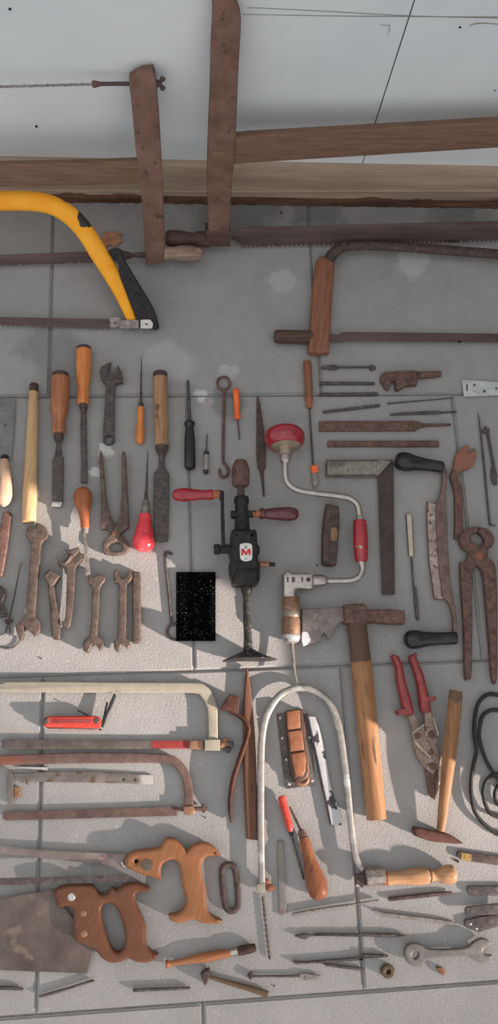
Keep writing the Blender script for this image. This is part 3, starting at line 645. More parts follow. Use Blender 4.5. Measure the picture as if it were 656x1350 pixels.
for s in (0, 1):
    for i in range(len(us) - 1):
        for j in range(NW):
            a = s * nn + i * (NW + 1) + j; fs.append((a, a + 1, a + NW + 2, a + NW + 1))
for i in range(len(us) - 1):
    for j in (0, NW):
        a = i * (NW + 1) + j; fs.append((a, a + NW + 1, a + NW + 1 + nn, a + nn))
for i in (0, len(us) - 1):
    for j in range(NW):
        a = i * (NW + 1) + j; fs.append((a, a + 1, a + 1 + nn, a + nn))
fin('breast_plate', blackworn, vs, fs, T, sharp=60)

# redaction mark built as a flat black panel, not an object here
speck = mat('redaction_black', (.0015, .0015, .0015, 1), (.003, .003, .003, 1), scale=40, rough=.9, bump=0, c3=(.5, .5, .5, 1), t3=.672, s3=520)
speck.node_tree.nodes['Principled BSDF'].inputs['Specular IOR Level'].default_value = 0.0
T = plate('redaction', speck, None, [(232, 754), (284, 754), (284, 845), (232, 845)], .0052, .0066, b=.0002)
tag(T, 'flat black rectangular redaction mark with scattered white specks, lying beside the drill spindle', 'redaction')
q = [(227, 730.5, .0025, 1.7), (219, 728, .0025, 1.8), (217.3, 733, .0025, 1.8), (219, 752, .0025, 1.9), (222.5, 785, .0025, 2), (225.3, 815, .0025, 2), (225, 821, .0025, 2)]
cx, cy = 231.5, 833
q += [(cx + 11.5 * math.cos(a), cy + 10.5 * math.sin(a), .0025, 1.8) for a in [PI * 1.22 - i * (PI * 1.9) / 14 for i in range(15)]]
T = tube('ring_hook', steel_dk, None, q, sm=4, seg=10)
tag(T, 'thin iron rod with a flat foot and a ring end partly under the black redaction mark', 'hook')

# brace
kc = lambda t: pts(360, 740, 8.2, t)
T = thing('carpenter_brace', 'carpenter brace with a red mushroom pad, bent nickel crank and red grip', 'brace', 430, 700)
lathe('pad', red_sh, T, (374.3, 564.5), (375.5, 588), .034, .037, [(0, 9), (1, 16), (3.5, 22.5), (7.5, 26), (12.5, 26.8), (16, 26.4), (20, 24.6), (23, 21.5)], sm=3, seg=32)
tanmetal = mat('tan_metal', S(128, 112, 92), S(152, 134, 112), scale=90, rough=.45, metal=.4)
lathe('pad_plate', tanmetal, T, (375.4, 586.5), (375.7, 600), .037, .039, [(0, 21.6), (1.5, 20), (3.5, 12), (4.5, 8.4), (15, 7.8)], seg=28)
lathe('pad_collar', chrome, T, (375.6, 599), (375.8, 611), .039, .039, [(0, 6.8), (1, 7.4), (9, 7.4), (11, 5.4), (12, 4.4)])
tube('crank', chrome, T, [(375.8, 609, .039, 4.1), (376, 625, .038, 4), (378.5, 636, .036, 4), (389, 645, .034, 4), (411, 649.8, .030, 4), (450, 654.6, .024, 4), (463, 658.5, .024, 4), (471, 666.5, .024, 4), (473.6, 680, .024, 4.1), (474, 690, .024, 4.2)], seg=16)
lathe('grip_neck', chrome, T, (473.6, 680), (474, 688), .024, .024, [(0, 4.4), (3, 5.4), (8, 6)])
lathe('grip', mat('red_chipped', S(118, 18, 28), S(150, 34, 42), scale=60, rough=.25, bump=.05, coat=.4, c3=S(150, 132, 112), t3=.66, s3=70), T, (474, 686.5), (475.8, 741), .024, .024,
      [(0, 8), (.8, 9), (8, 9.3), (26, 9.9), (44, 9.2), (53, 8.2), (54.5, 6)], sm=2)
tube('crank_return', chrome, T, [(475.8, 740, .024, 5.4), (477.2, 746, .024, 4.4), (477, 753, .024, 4), (472, 761, .024, 3.9), (461, 765.3, .024, 3.8), (445, 765.8, .023, 3.8), (428, 765.8, .023, 3.8)], seg=16)
lathe('ratchet_collar', chrome, T, (412, 765.5), (431.5, 765.6), .023, .023, [(0, 8.4), (1, 8.4), (14, 7.6), (17, 6), (19.5, 4.5)], sm=0)
rb = plate('ratchet_head', chrome, T, kc('102,130! 185,112 205,122 420,124 440,145 441,262 410,298 300,292 262,296 244,330 240,384! 112,384! 108,330'), .010, .036, b=.005, sm=3, seg=3)
plate('ratchet_slot', steel_dk, rb, kc('146,170! 166,170! 166,224! 146,224!'), .0345, .0363, b=.0002)
plate('ratchet_slot', steel_dk, rb, kc('198,172! 236,170! 236,222! 198,226!'), .0345, .0363, b=.0002)
plate('ratchet_slot', steel_dk, rb, kc('304,170! 322,170! 322,224! 304,224!'), .0345, .0363, b=.0002)
ball('screw_head', steel_dk, rb, 406.3, 764.2, .0358, 3.3, .4)
rch = mat('rusty_chuck', L(150, 106, 80), L(184, 138, 110), scale=110, rough=.5, metal=.3, bump=.15, c3=L(196, 176, 158), t3=.62)
ck = lathe('bit_chuck', rch, T, (383.3, 785), (383.3, 847), .020, .016, [(0, 8), (1, 9.5), (4, 11.8), (18, 12.3), (20, 11), (28, 10.8), (30.5, 11.3), (32, 12), (50, 12), (52, 11.5), (58, 11.3), (61, 9.4), (62, 6)], seg=28)
lathe('chuck_nose', steel_lt, ck, (383.3, 836.5), (383.4, 848.2), .0168, .016, [(0, 11.9), (1, 12.3), (6, 11.9), (9.5, 10), (11.6, 6)], seg=28)['label'] = 'bright chuck nose'
lathe('chuck_band', mat('worn_band', L(160, 140, 124), L(192, 172, 156), scale=110, rough=.45, metal=.3), ck, (383.3, 804), (383.3, 814), .019, .018, [(0, 10.6), (1, 11.4), (9, 11.3), (10, 10.6)], seg=28)
tube('bit', steel, T, [(384.3, 846, .016, 2.6), (386, 865, .017, 2.3), (388, 885, .019, 2), (391.5, 901, .021, 1.2)], seg=10, flat=.8)

# drawknife
kd = lambda t: pts(510, 580, 4.493, t)
T = thing('drawknife', 'drawknife with two black bulbous handles and a rusty blade, beside the large pincers', 'drawknife', 575, 760)
lathe('handle', black_gloss, T, (520.3, 607), (583, 615.8), .017, .0135, [(0, 3), (1.2, 7), (5, 11.2), (11, 12.6), (18, 12.2), (30, 9.6), (44, 8.2), (60, 7.9), (63, 7)], sm=3)
lathe('handle', black_gloss, T, (532.4, 843.5), (601, 841.2), .017, .0135, [(0, 3), (1.2, 7), (5, 11), (11, 12.4), (18, 12), (30, 9.8), (46, 8.6), (66, 8.4), (68.6, 7.4)], sm=3)
M_dk = mat('drawknife_steel', S(84, 64, 58), S(112, 90, 82), scale=60, rough=.6, metal=.2, bump=.2)
plate('tang', M_dk, T, k18('338,124! 352,120 366,140 377,185 374,260 371,320 377,440 381,600 388,720 398,800 416,900 429,980 434,1050 431,1098! 412,1100! 408,1000 396,930 376,890 352,870! 330,700 318,500 314,400 318,345! 332,318 344,270 350,220 350,186!'), .0045, .0135, b=.0015, sm=3)
bl = plate('blade', M_dk, T, k18('264,337! 276,350 300,350 322,340! 330,400 340,560 350,720 358,860 356,884! 330,884 304,884! 292,800 276,690 268,560 262,450'), .0035, .0085, b=.0012, sm=2)
plate('bevel_face', mat('worn_blade_face', S(112, 92, 84), S(162, 146, 136), scale=45, rough=.45, metal=.3, c3=S(100, 76, 66), t3=.56), bl, k18('272,346! 300,354 318,350! 326,440 334,560 346,720 354,858 350,880! 326,880! 306,878! 296,800 280,690 272,560 267,450'), .0075, .0092, b=.0004, sm=2)['label'] = 'lighter scraped face'
# needle rod with light grip
T = thing('scratch_tool', 'thin double-tipped rod with a pale flat grip, lying between the try square and the drawknife', 'tool', 540, 740)
plate('grip', mat('pale_grip', S(150, 136, 120), S(168, 154, 138), scale=90, rough=.6), T, k18('150,411! 178,411! 189,640 178,646 165,640'), .001, .0065, b=.0012)
for a in (-1, 1):
    plate('grip_edge', steel_dk, T, k18('147,411! 153,411! 168,640! 163,640!' if a < 0 else '176,411! 181,411! 192,640! 187,640!'), .0005, .0055, b=.0003)
lathe('shaft', steel_dk, T, (541.8, 732), (544.6, 773), .004, .003, [(0, 1.6), (41, 1.2)], seg=8)
plate('file_tip', steel_dk, T, k18('187,812! 205,812! 214,900 223,994! 210,1001! 203,985! 194,900'), .0005, .0055, b=.001)
# cranked spanner
M_crank = mat('cranked_rust', S(80, 56, 50), S(108, 76, 66), scale=90, rough=.75, metal=.1, bump=.3, spots=[(P(618, 603, .01), .038, S(126, 80, 62), .35)])
T = plate('cranked_spanner', M_crank, None, kd('398,140 406,92 440,46 478,27! 489,52 478,76! 494,74 512,62 517,44! 530,76 522,130 494,164 458,176 438,184 424,215 430,250 446,290 450,400 452,539 ') + k18('452,545! 430,548 416,540! ') + kd('404,500 403,400 399,300 384,255 376,212 386,180'), .001, .0105, b=.002, sm=2)
tag(T, 'rust-red spanner with an open cup-shaped head and cranked shank, its foot touching the large pincers', 'spanner', wrk)
# large pincers
kp = lambda t: pts(580, 680, 6.13, t)
T = thing('pincers', 'large brown farrier pincers with round jaws and two long straight handles, near the drawknife', 'pincers', 630, 780, 'pincers')
plate('jaw_half', rust, T, kp('206,1296 196,900 172,560 165,372! 205,366 222,338 236,290 262,250 310,236 350,228 362,200 340,155 300,128! 322,88! 390,105 430,150 440,200 425,245 385,276 386,330 335,388 300,398 275,420 262,500 264,900 256,1288 234,1306'), .001, .015, b=.003, sm=3)
plate('jaw_half', rust, T, kp('426,1318 400,1000 370,650 350,470 325,412 285,380 258,335 240,292 190,262 165,215 160,170 190,120 260,88 322,86! 300,130! 262,142 240,172 262,206 310,232 372,262 388,290 392,340 440,376 460,520 466,900 462,1316'), .004, .019, b=.003, sm=3)
ball('pivot', rust_red, T, 580 + 318 / 6.13, 680 + 320 / 6.13, .0185, 6.5, .25)
# small pincers
T = thing('pincers', 'smaller pincers with pointed handles up, beside the awl with the red handle', 'pincers', 151, 690, 'pincers')
pinc = mat('pincer_steel', S(72, 58, 52), S(104, 84, 76), scale=90, rough=.6, metal=.3, bump=.25)
plate('jaw_half', pinc, T, k9('92,478! 96,300 84,120 89,68 100,74 122,300 146,410 172,465 200,508 238,548 246,588 225,612 172,620! 172,604 200,598 212,576 196,556 172,548 148,518 133,484'), .001, .013, b=.002, sm=3)
plate('jaw_half', pinc, T, k9('172,465 196,400 206,250 206,80 215,62 226,80 236,250 246,470! 208,498 192,530 172,548 146,556 132,576 146,598 172,604! 172,620 112,611 101,575 114,535 145,508 158,486'), .003, .0155, b=.002, sm=3)
ball('pivot', brass, T, 110 + 167 / 4.1, 580 + 505 / 4.1, .015, 4, .5)
lathe('jaw_lip', pinc, T, (137, 730.0), (168, 728.5), .006, .006, [(0, .8), (4, 1.3), (16, 1.6), (28, 1.3), (31, .8)], sm=2, flat=3.2)
# red awl
T = thing('awl', 'awl with a scratched red pear-shaped handle and long spike, next to the small pincers', 'awl', 188, 700)
lathe('spike', steel_dk, T, (194.7, 593), (192.3, 661), .012, .014, [(0, .4), (30, 1.4), (68, 2.6)], seg=8)
lathe('ferrule', steel, T, (192.4, 660), (191.4, 681), .014, .014, [(0, 3.4), (1, 4.4), (18, 6), (21, 6)])
redscr = mat('red_scratched', S(176, 34, 44), S(200, 54, 60), scale=60, rough=.25, bump=.08, coat=.4, c3=S(206, 130, 122), t3=.66, s3=170)
lathe('handle', redscr, T, (191.4, 678), (188.4, 727), .0155, .0165, [(0, 7), (1, 8), (8, 8.4), (20, 11), (32, 14), (40, 14.6), (46, 12), (48.5, 8), (49.4, 2)], sm=3, seg=28)

# ---------------- spanners in the sun
kk = lambda t: pts(0, 680, 5.046, t); k11 = lambda t: pts(90, 690, 3.124, t); kl = lambda t: pts(0, 740, 9.37, t)
spn = mat('spanner_steel', S(64, 52, 46), S(92, 78, 70), scale=80, rough=.45, metal=.35, bump=.15, c3=S(104, 76, 64), t3=.62)
T = plate('open_end_spanner', spn, None, kk('172,140 170,110 180,84 206,58! 222,84 240,70 236,46! 262,50 300,72 318,112 308,150 272,182 262,300 246,440 236,560 228,672! ') + kl('450,706 488,756 492,840 462,890 420,922! 382,880 318,832 292,800! 288,850 288,920 268,968 240,968 212,900 194,832 202,788 240,742 300,705! ') + kk('168,640 180,520 192,380 204,182!'), .006, .019, b=.0016, sm=2)
tag(T, 'large double open-ended spanner standing under the straw-coloured stick, biggest of the sunlit spanners', 'spanner', wrk)
T = thing('adjustable_wrench', 'short adjustable spanner with a square boxy head, between the large spanner and the open-jawed wrench', 'wrench', 70, 800, wrk)
plate('shank', spn, T, kk('316,445 352,460 368,540 392,680 400,780 394,814 372,824 350,814 340,780 330,620'), .003, .0165, b=.003, sm=3)
h = plate('head', spn, T, kk('284,402! 325,350! 396,396! 356,456 332,470 318,452!'), .001, .022, b=.002)
plate('jaw_slot', steel_dk, h, kk('300,398! 330,364! 340,370! 310,406!'), .0215, .0227, b=.0003)
T = thing('adjustable_wrench', 'sunlit adjustable wrench with wide spiky jaws, touching the shaft of the orange pear-handled screwdriver', 'wrench', 90, 790, wrk)
plate('body', spn, T, kk('364,266! 380,292 404,308 424,300 470,250! 500,250 520,240! 557,254! 548,290 510,330 496,380 492,480 484,580 468,712 444,748 412,728 410,704 432,680 440,520 442,360 420,340 384,312'), .007, .019, b=.0015, sm=3)
plate('sliding_jaw', spn, T, kk('424,214! 450,226 490,216 520,203! 526,220 516,244 490,270 452,318! 430,308! 470,256! 446,246'), .006, .0225, b=.0015, sm=2)
tube('jaw_rail', spn, T, [(85.5, 744, .022, 1.2), (94, 732.5, .022, 1.4)], sm=0, seg=8)
T = plate('combination_spanner', spn, None, k11('80,234 82,214! 100,222 122,208! 148,214 150,236 130,264 126,340 120,420 119,464! 138,476 146,502 128,524! 112,500 96,502 82,532! 62,524 58,500 70,474 86,464! 92,380 98,264 84,250'), .004, .0155, b=.002, sm=3)
tag(T, 'double-ended spanner lying under the tip of the orange pear-handled screwdriver', 'spanner', wrk)
T = plate('combination_spanner', spn, None, k11('184,222 188,196 206,184! 202,208 218,226! 240,214 246,188! 260,202 262,226 246,246 240,256 238,360 236,470! 250,484 252,504 242,518! 232,502 218,502 206,532! 190,516 187,490 202,472! 204,360 206,254 192,244'), .005, .017, b=.002, sm=3)
tag(T, 'double-ended spanner with upward open jaws, standing next to the plain flat bar', 'spanner', wrk)
T = plate('flat_bar', spn, None, k11('264,202 280,197 294,202 298,230 299,460 296,488 282,494 266,490 262,460 263,230'), .001, .013, b=.003, sm=3)
tag(T, 'short plain flat steel bar standing beside the open-jawed double spanner', 'bar')
# pear handled screwdriver
T = thing('screwdriver', 'screwdriver with an orange pear-shaped wooden handle at top, its flat shaft resting on a spanner', 'screwdriver', 110, 690, sdg)
lathe('handle', W_(90, 'red') if False else mat('orange_pear', S(116, 60, 36), S(146, 84, 54), scale=180, stretch=90, rough=.35, bump=.05, lo=.3, hi=.7), T, (108.6, 643), (112, 697), .0165, .0165, [(0, 3), (1, 7), (5, 10.6), (12, 12.2), (20, 11.4), (30, 8), (42, 5.8), (52, 5.6), (54, 5)], sm=3, flat=.95)
lathe('ferrule', steel, T, (112, 696), (112.4, 704), .0165, .0165, [(0, 5), (2, 4.6), (8, 4.2)])
plate('shaft', steel, T, k11('58,40! 72,40! 82,130 90,208! 70,214! 68,130'), .0165, .0205, b=.001)
# edge pieces
T = plate('flat_bar', rust, None, pts(0, 500, 3.55, '14,622 34,616 52,624! 44,700 30,800 8,920! -30,925! -20,800'), .001, .011, b=.002)
tag(T, 'broad reddish-brown flat bar at the edge below the putty knife', 'bar')
T = plate('iron_grip', black, None, kl('-140,320 0,303 42,325 66,388 48,462 28,505 50,590 76,664! 0,684! -140,690!'), .001, .017, b=.004, sm=3)
tag(T, 'black rounded iron piece at the edge beside the thin rod with a thumb nut', 'tool')
T = thing('thumb_nut_rod', 'thin rod with a small thumb nut and forked wire end, beside the large spanner', 'rod', 20, 790)
tube('rod', steel_dk, T, [(28.3, 741, .012, 1.2), (24.5, 757, .011, 1), (18, 790, .008, 1), (11.8, 816, .006, 1.1)], seg=8)
lathe('rod_head', steel_dk, T, (28.4, 740.5), (27.9, 743.5), .012, .012, [(0, 1.2), (1, 2), (3, 1.2)])
lathe('thumb_nut', rust_dk, T, (6.3, 820), (16.8, 818), .006, .006, [(0, 2), (1.5, 3), (4, 3), (5, 2), (7, 2.6), (9, 2.4), (10.6, 1.2)])
tube('wire_fork', steel_dk, T, [(10.5, 819, .005, 1), (9, 826, .004, 1), (7.5, 833, .002, 1), (2, 836.5, .002, 1), (-8, 836, .002, 1)], seg=8)
tube('wire_fork', steel_dk, T, [(12, 819, .005, 1), (12.6, 828, .004, 1), (13, 835, .003, .9)], seg=8)
T = tube('wire_loop', steel_dk, None, [(-40, 838, .002, 1), (-12, 850, .002, 1), (0, 853, .002, 1.1), (10, 855, .002, 1.1), (19, 852, .002, 1.1), (24.5, 846.5, .0025, 1.1), (27, 841, .0030, 1)], seg=8)
tag(T, 'curved thin wire hooked beneath the lower jaw of the large spanner', 'wire')
# ================================================================== lower half
k19 = lambda t: pts(340, 740, 3.28, t); k20 = lambda t: pts(0, 870, 3.644, t); k21 = lambda t: pts(150, 870, 3.644, t); k22 = lambda t: pts(290, 870, 3.453, t)
k23 = lambda t: pts(430, 790, 2.903, t); k24 = lambda t: pts(0, 1080, 3.644, t); k25 = lambda t: pts(140, 1080, 3.28, t); k26 = lambda t: pts(320, 1030, 3.644, t)
k27 = lambda t: pts(460, 1080, 3.347, t); k28 = lambda t: pts(600, 880, 5.625, t); ks = lambda t: pts(510, 855, 5.963, t); ka = lambda t: pts(340, 910, 5.467, t)
# hatchet
T = thing('hatchet', 'hatchet with a thick pale wooden handle, charred at the top, and a chipped grey blade', 'hatchet', 490, 960)
M_bit = mat('axe_blade', S(92, 82, 80), S(124, 112, 108), scale=35, rough=.5, metal=.4, bump=.15, c3=S(150, 132, 122), t3=.62, s3=60, spots=[(P(399, 843, .018), .013, (.7, .7, .7, 1), .45), (P(428, 838, .018), .004, (.16, .06, .03, 1), .3)])  # pale corner spot paints the sun's glint; the small dark one is rust
plate('blade', M_bit, T, k19('190,204! 260,204 380,198! 380,258! 352,262 330,292 318,318 302,342! 296,318 284,306 274,322 276,346! 240,352 196,368! 189,345!'), .0085, .0165, b=.0015)
plate('head', rust, T, k19('374,186! 420,182 462,181! 472,208! 560,206 636,212! 639,268! 560,266 472,258! 466,268! 380,266! 374,230'), .0015, .030, b=.004)
M_axe = mat('axe_wood', L(164, 110, 74), L(206, 154, 110), scale=150, stretch=95, rough=.5, bump=.15, lo=.3, hi=.7, c3=L(128, 90, 64), t3=.6, s3=120, spots=[(P(471, 838, .028), .045, (.10, .06, .045, 1), .35)])
M_charred = mat('charred_wood', S(72, 52, 44), S(104, 78, 66), scale=120, stretch=95, rough=.8, bump=.3)
tube('handle', M_axe, T, [(469, 818, .015, 13.4), (473, 850, .016, 13.2), (477.5, 890, .016, 14), (486.5, 985, .016, 13.6), (496, 1080.5, .016, 13.2)], flat=.78, seg=24, sm=5)

# tin snips
T = thing('tin_snips', 'tin snips with red handles and a rusty riveted joint, touching the small hammer', 'snips', 555, 960)
plate('handle', red, T, ks('38,58 62,46 98,60! 112,95 130,140 152,260 186,368 216,488 206,514! 165,530 ! '.replace(' ! ', ' ') + '150,526 118,506 82,518 92,500 132,482 118,420 100,340 80,250 72,140'), .004, .024, b=.006, sm=3, seg=3)
plate('handle', red, T, ks('180,62 204,44 236,30! 241,78 266,140 296,212 326,340 338,378 392,384 386,398 344,412 352,486! 326,504 286,504! 268,470 258,380 240,262 204,140'), .004, .024, b=.006, sm=3, seg=3)
snip = mat('snip_metal', L(164, 132, 114), L(204, 176, 158), scale=70, rough=.6, metal=.3, bump=.25, c3=L(138, 98, 78), t3=.6)
plate('shank', snip, T, ks('162,520! 216,508! 258,612! 262,660! 200,660! 190,600'), .006, .015, b=.0015)
plate('shank', snip, T, ks('294,498! 350,490! 362,540 404,676! 396,700! 310,690! 300,600'), .006, .016, b=.0015)
plate('joint_plate', snip, T, ks('198,662! 296,598! 302,655 330,690 396,690! 398,790 430,860! 418,900 404,940 362,992! 300,940 242,862 218,790'), .005, .014, b=.0015)
lp = plate('link_plate', snip, T, ks('196,664! 250,626 294,594! 300,650 330,740 372,850! 330,856 300,838 240,776 208,724'), .0145, .0185, b=.001)
for a, b in (((196, 664), (294, 594)), ((208, 724), (340, 858)), ((302, 650), (308, 690)), ((362, 545), (402, 680))):
    tube('bright_edge', steel_lt, lp, [(510 + a[0] / 5.963, 855 + a[1] / 5.963, .0182, .8), (510 + b[0] / 5.963, 855 + b[1] / 5.963, .0182, .8)], sm=0, seg=6)
for x, y, r, z in ((240, 685, 4.4, .0185), (352, 672, 5, .0158), (342, 815, 4, .0182), (358, 925, 5, .0138)):
    ball('rivet', rust, T, 510 + x / 5.963, 855 + y / 5.963, z, r, .5)
plate('jaw', rust, T, ks('300,940! 362,992! 412,930 404,1010 420,1080 378,1190! 334,1160! 312,1040'), .003, .010, b=.0015)
plate('jaw', steel, T, ks('398,900! 424,920 432,1000 400,1100 374,1192! 386,1100 400,1010'), .010, .0135, b=.0008)
# small hammer
T = thing('hammer', 'small hammer with a brown pointed head and a split wooden handle lying over the snips', 'hammer', 592, 1000)
M_hh = mat('hammer_wood', L(150, 100, 64), L(202, 146, 102), scale=150, stretch=80, rough=.5, bump=.12, lo=.3, hi=.7, c3=L(120, 82, 56), t3=.62, s3=120, spots=[(P(600, 914, .03), .016, S(92, 68, 52), .45)])
tube('handle', M_hh, T, [(600.5, 911, .027, 8.6), (599, 930, .027, 9.2), (593, 985, .0265, 9.4), (588, 1030, .025, 8.2), (583, 1075, .020, 6.6), (580, 1097, .0165, 5)], flat=.72, seg=20, sm=5)
lathe('handle_end', W_(80, 'brownor'), T, (600.9, 910.5), (600.4, 914), .027, .027, [(0, 6), (.4, 8), (3.6, 8.5)], flat=.72, seg=20)
plate('head', mat('hammer_rust', L(104, 66, 56), L(136, 88, 74), scale=80, rough=.7, metal=.15, bump=.25), T, k23('344,872! 336,884 338,898 346,908! 390,924 430,931 500,937 528,936! 500,916 468,898 430,890 382,880'), .003, .025, b=.004, sm=2)
# U-shaped saw frame
T = thing('coping_saw', 'large U-shaped silver saw frame with a turned pale wooden handle and wing-nut clamps', 'saw', 400, 1040)
alu = mat('silver_paint', L(176, 170, 162), L(214, 208, 200), scale=60, rough=.35, metal=.6, bump=.1, c3=L(236, 232, 226), t3=.6, s3=30)
tube('bow', alu, T, [(345.3, 1168, .013, 4.6), (344.3, 1120, .013, 4.7), (343.6, 1060, .014, 4.8), (343.8, 1010, .014, 4.9), (345, 975, .0145, 4.9), (348.5, 952, .015, 4.9), (354.5, 936, .015, 4.9), (367, 918, .015, 4.8), (383, 909.3, .015, 4.7), (399, 906.8, .015, 4.7), (417, 912, .015, 4.7), (433.5, 926, .015, 4.8),
     (444, 950, .015, 4.9), (449.5, 975, .015, 4.9), (453, 1001, .015, 4.8), (457, 1032, .015, 4.7), (461.5, 1078, .0145, 4.6), (466.5, 1119, .014, 4.6), (470.5, 1135, .014, 4.6), (478, 1146, .014, 4.4)], seg=16, sm=5, flat=.8)
plate('end_block', cream, T, pts(320, 1130, 6.56, '122,232! 190,226! 198,306! 140,314! 120,270'), .004, .0185, b=.001)
w = lathe('wing_nut', rust_red, T, (350, 1170.5), (361, 1170), .011, .011, [(0, 3), (2, 4.4), (8, 4.6), (11, 2.6)], seg=12)
lathe('wing', rust_red, w, (355, 1170), (350, 1158.5), .011, .012, [(0, 2.6), (6, 3), (11, 3.6), (13, 1.6)], flat=.6)
lathe('wing', rust_red, w, (357, 1170), (361, 1174.5), .011, .012, [(0, 2.6), (3, 3), (5, 2), (6, 1)], flat=.6)
kh = lambda t: pts(470, 1120, 4.686, t)
w = plate('clamp', rust_dk, T, kh('-10,155! 36,148! 58,160! 52,232! 30,236 14,206 -2,222!'), .006, .016, b=.002)
ball('clamp_screw', steel, w, 469.5, 1167, .013, 3, .7); ball('clamp_screw', rust, w, 478.5, 1165, .013, 3, .7)
lathe('ferrule', steel, T, (481, 1156), (506, 1154), .0145, .0145, [(0, 11), (.8, 11.8), (12, 11.8), (24, 11.2), (25, 10)], seg=8, sharp=20)
lathe('wood_collar', W_(0, 'brownor'), T, (504, 1158), (510.5, 1157.5), .0145, .0145, [(0, 8), (1, 8.6), (6, 8.4)])
lathe('handle', W_(0, 'handle'), T, (509.5, 1158.2), (601.5, 1152), .0145, .0160, [(0, 8.6), (5, 8.3), (18, 8.2), (34, 10.2), (46, 10.6), (54.5, 9.4), (55.3, 7.6, 1), (57, 7.6, 1), (58, 8.2), (62, 7), (66, 7.4), (74, 11), (82, 12.2), (88, 11), (91, 7), (92.2, 1)], sm=3, seg=28)
lathe('groove_ring', W_(0, 'bowdk'), T, (563.4, 1154.6), (566.8, 1154.3), .0153, .0154, [(0, 8.6), (1.7, 9), (3.4, 8.4)], seg=28)
# metal plate with copper pads
T = thing('padded_plate', 'dark screwed metal plate carrying three copper-brown raised pads, lying inside the silver saw bow', 'plate', 392, 985)
plate('base_plate', steel_dk, T, ka('134,170! 190,164 200,150! 330,138! 372,200 412,684! 200,711! 186,620'), .001, .004, b=.0005)
ch = plate('channel', mat('channel_metal', L(92, 72, 62), L(126, 96, 80), scale=60, rough=.5, metal=.4), T, ka('200,146! 302,134! 318,140 340,260 360,460 372,590 350,640 300,664 262,650 232,590 216,420 206,260'), .003, .014, b=.003)
cop = mat('copper_brown', L(158, 98, 68), L(192, 132, 100), scale=60, rough=.5, metal=.15, bump=.1)
for o in ('205,152! 300,140! 306,268! 292,274! 212,284!', '216,298! 316,286! 332,428! 318,432! 234,442!', '238,456! 336,442! 346,505 340,585 322,622 270,622! 254,560'):
    plate('pad', cop, T, ka(o), .012, .0185, b=.002)
tube('pad_loop', brass, T, [(389.5, 1030, .008, 2.6), (396, 1034, .010, 2.8), (402.5, 1032.5, .010, 2.8), (405.5, 1027, .009, 2.6), (404, 1022, .008, 2.2)], seg=10)
for x, y in ((160, 200), (175, 345), (205, 500), (222, 676), (386, 652), (372, 340)):
    ball('screw', steel_lt, T, 340 + x / 5.467, 910 + y / 5.467, .0038, 2.0, .5)
# paint-streaked blade
M_wb = mat('white_streaked', L(206, 208, 210), L(232, 232, 230), scale=30, rough=.5, metal=.1, bump=.2, c3=(.05, .05, .06, 1), t3=.575, s3=60)
T = thing('paint_scraper', 'narrow dark blade streaked with white paint, lying slanted inside the silver saw bow', 'scraper', 430, 1010)
plate('blade', M_wb, T, ka('364,188! 410,190! 438,262 482,440 512,640 548,780 600,888! 605,974! 530,970! 502,830 470,690 432,500 392,320'), .006, .0085, b=.0005)
plate('spine', steel_dk, T, ka('348,180! 366,186! 394,318! 434,500! 472,690! 504,830! 532,972! 520,968! 494,840! 458,690! 420,500! 380,330!'), .001, .0075, b=.0006)
# bent strap hook
T = thing('strap_hook', 'bent red-brown iron strap ending in a square plate, lying beside the long brown file', 'hook', 308, 990)
strapm = mat('strap_rust', L(92, 56, 46), L(128, 82, 66), scale=80, rough=.6, metal=.15, bump=.2)
plate('square_plate', strapm, T, k22('3,226! 12,200 45,154! 88,172! 84,246! 40,236'), .004, .022, b=.002)
tube('strap', strapm, T, [(302, 938, .012, 2.6), (311, 941.5, .012, 2.9), (321, 948.5, .013, 3.2), (326.3, 957, .013, 3.4), (326, 968, .013, 3.5), (318, 994, .013, 3.5), (308.5, 1022, .012, 3.4), (304, 1045, .011, 3.3), (303, 1065, .010, 3.1), (304.5, 1084, .010, 1.5)], flat=3.2, seg=14, sm=6)
# long tapered file
T = plate('taper_file', mat('file_rust', L(120, 78, 60), L(156, 108, 84), scale=60, stretch=90, rough=.65, metal=.15, bump=.2, c3=L(98, 64, 52), t3=.58), None, k22('117,40 126,40! 140,130 156,300 166,500 173,822! 120,816! 110,600 104,350 106,200'), .001, .012, b=.003, sm=2)
tag(T, 'long brown tapered file pointing up at the breast plate of the drill', 'file', flg)
# hacksaws
hk = 'hacksaws'
T = thing('hacksaw', 'cream-painted hacksaw with a part-red blade and copper-coloured wing nut', 'hacksaw', 150, 975, hk)
plate('bow', cream, T, k20('-40,150! -40,130 6,112 30,104! 300,104 540,107 ') + k21('240,108 390,109 432,118 474,158 496,222 498,300 500,382! 454,382! 452,300 448,232 420,178 380,158 200,158 0,157 ') + k20('300,156 60,154 18,152'), .004, .013, b=.002, sm=2)
plate('blade_box', cream, T, k21('436,382! 510,382! 510,436! 436,436!'), .001, .017, b=.001)
M_blr = mat('blade_half_red', S(66, 58, 56), S(88, 80, 76), scale=60, rough=.5, metal=.3)
plate('blade', M_blr, T, [(2, 975), (60, 975.5), (120, 976), (201, 976.6), (201, 987)] + [(200 - i * 2.2, 987.4 + (1.0 if i % 2 else 0)) for i in range(86)] + [(2, 985)], .0065, .0078, b=.0002)
plate('red_blade_end', mat('blade_red', L(168, 62, 60), L(190, 80, 76), scale=50, rough=.5), T, k21('180,389! 362,387! 362,426! 186,426!'), .0063, .0080, b=.0002)['label'] = 'red painted blade end'
plate('blade_pin_block', brass, T, k21('364,388! 428,386! 430,430! 366,431!'), .004, .0125, b=.001)
lathe('tension_bolt', steel_dk, T, (268, 982), (272, 982), .008, .008, [(0, 3), (4, 3)])
w = lathe('wing_nut', brass, T, (289.5, 982.5), (301, 980), .009, .011, [(0, 5.5), (3, 6.6), (8, 5), (11.8, 3)], seg=14)
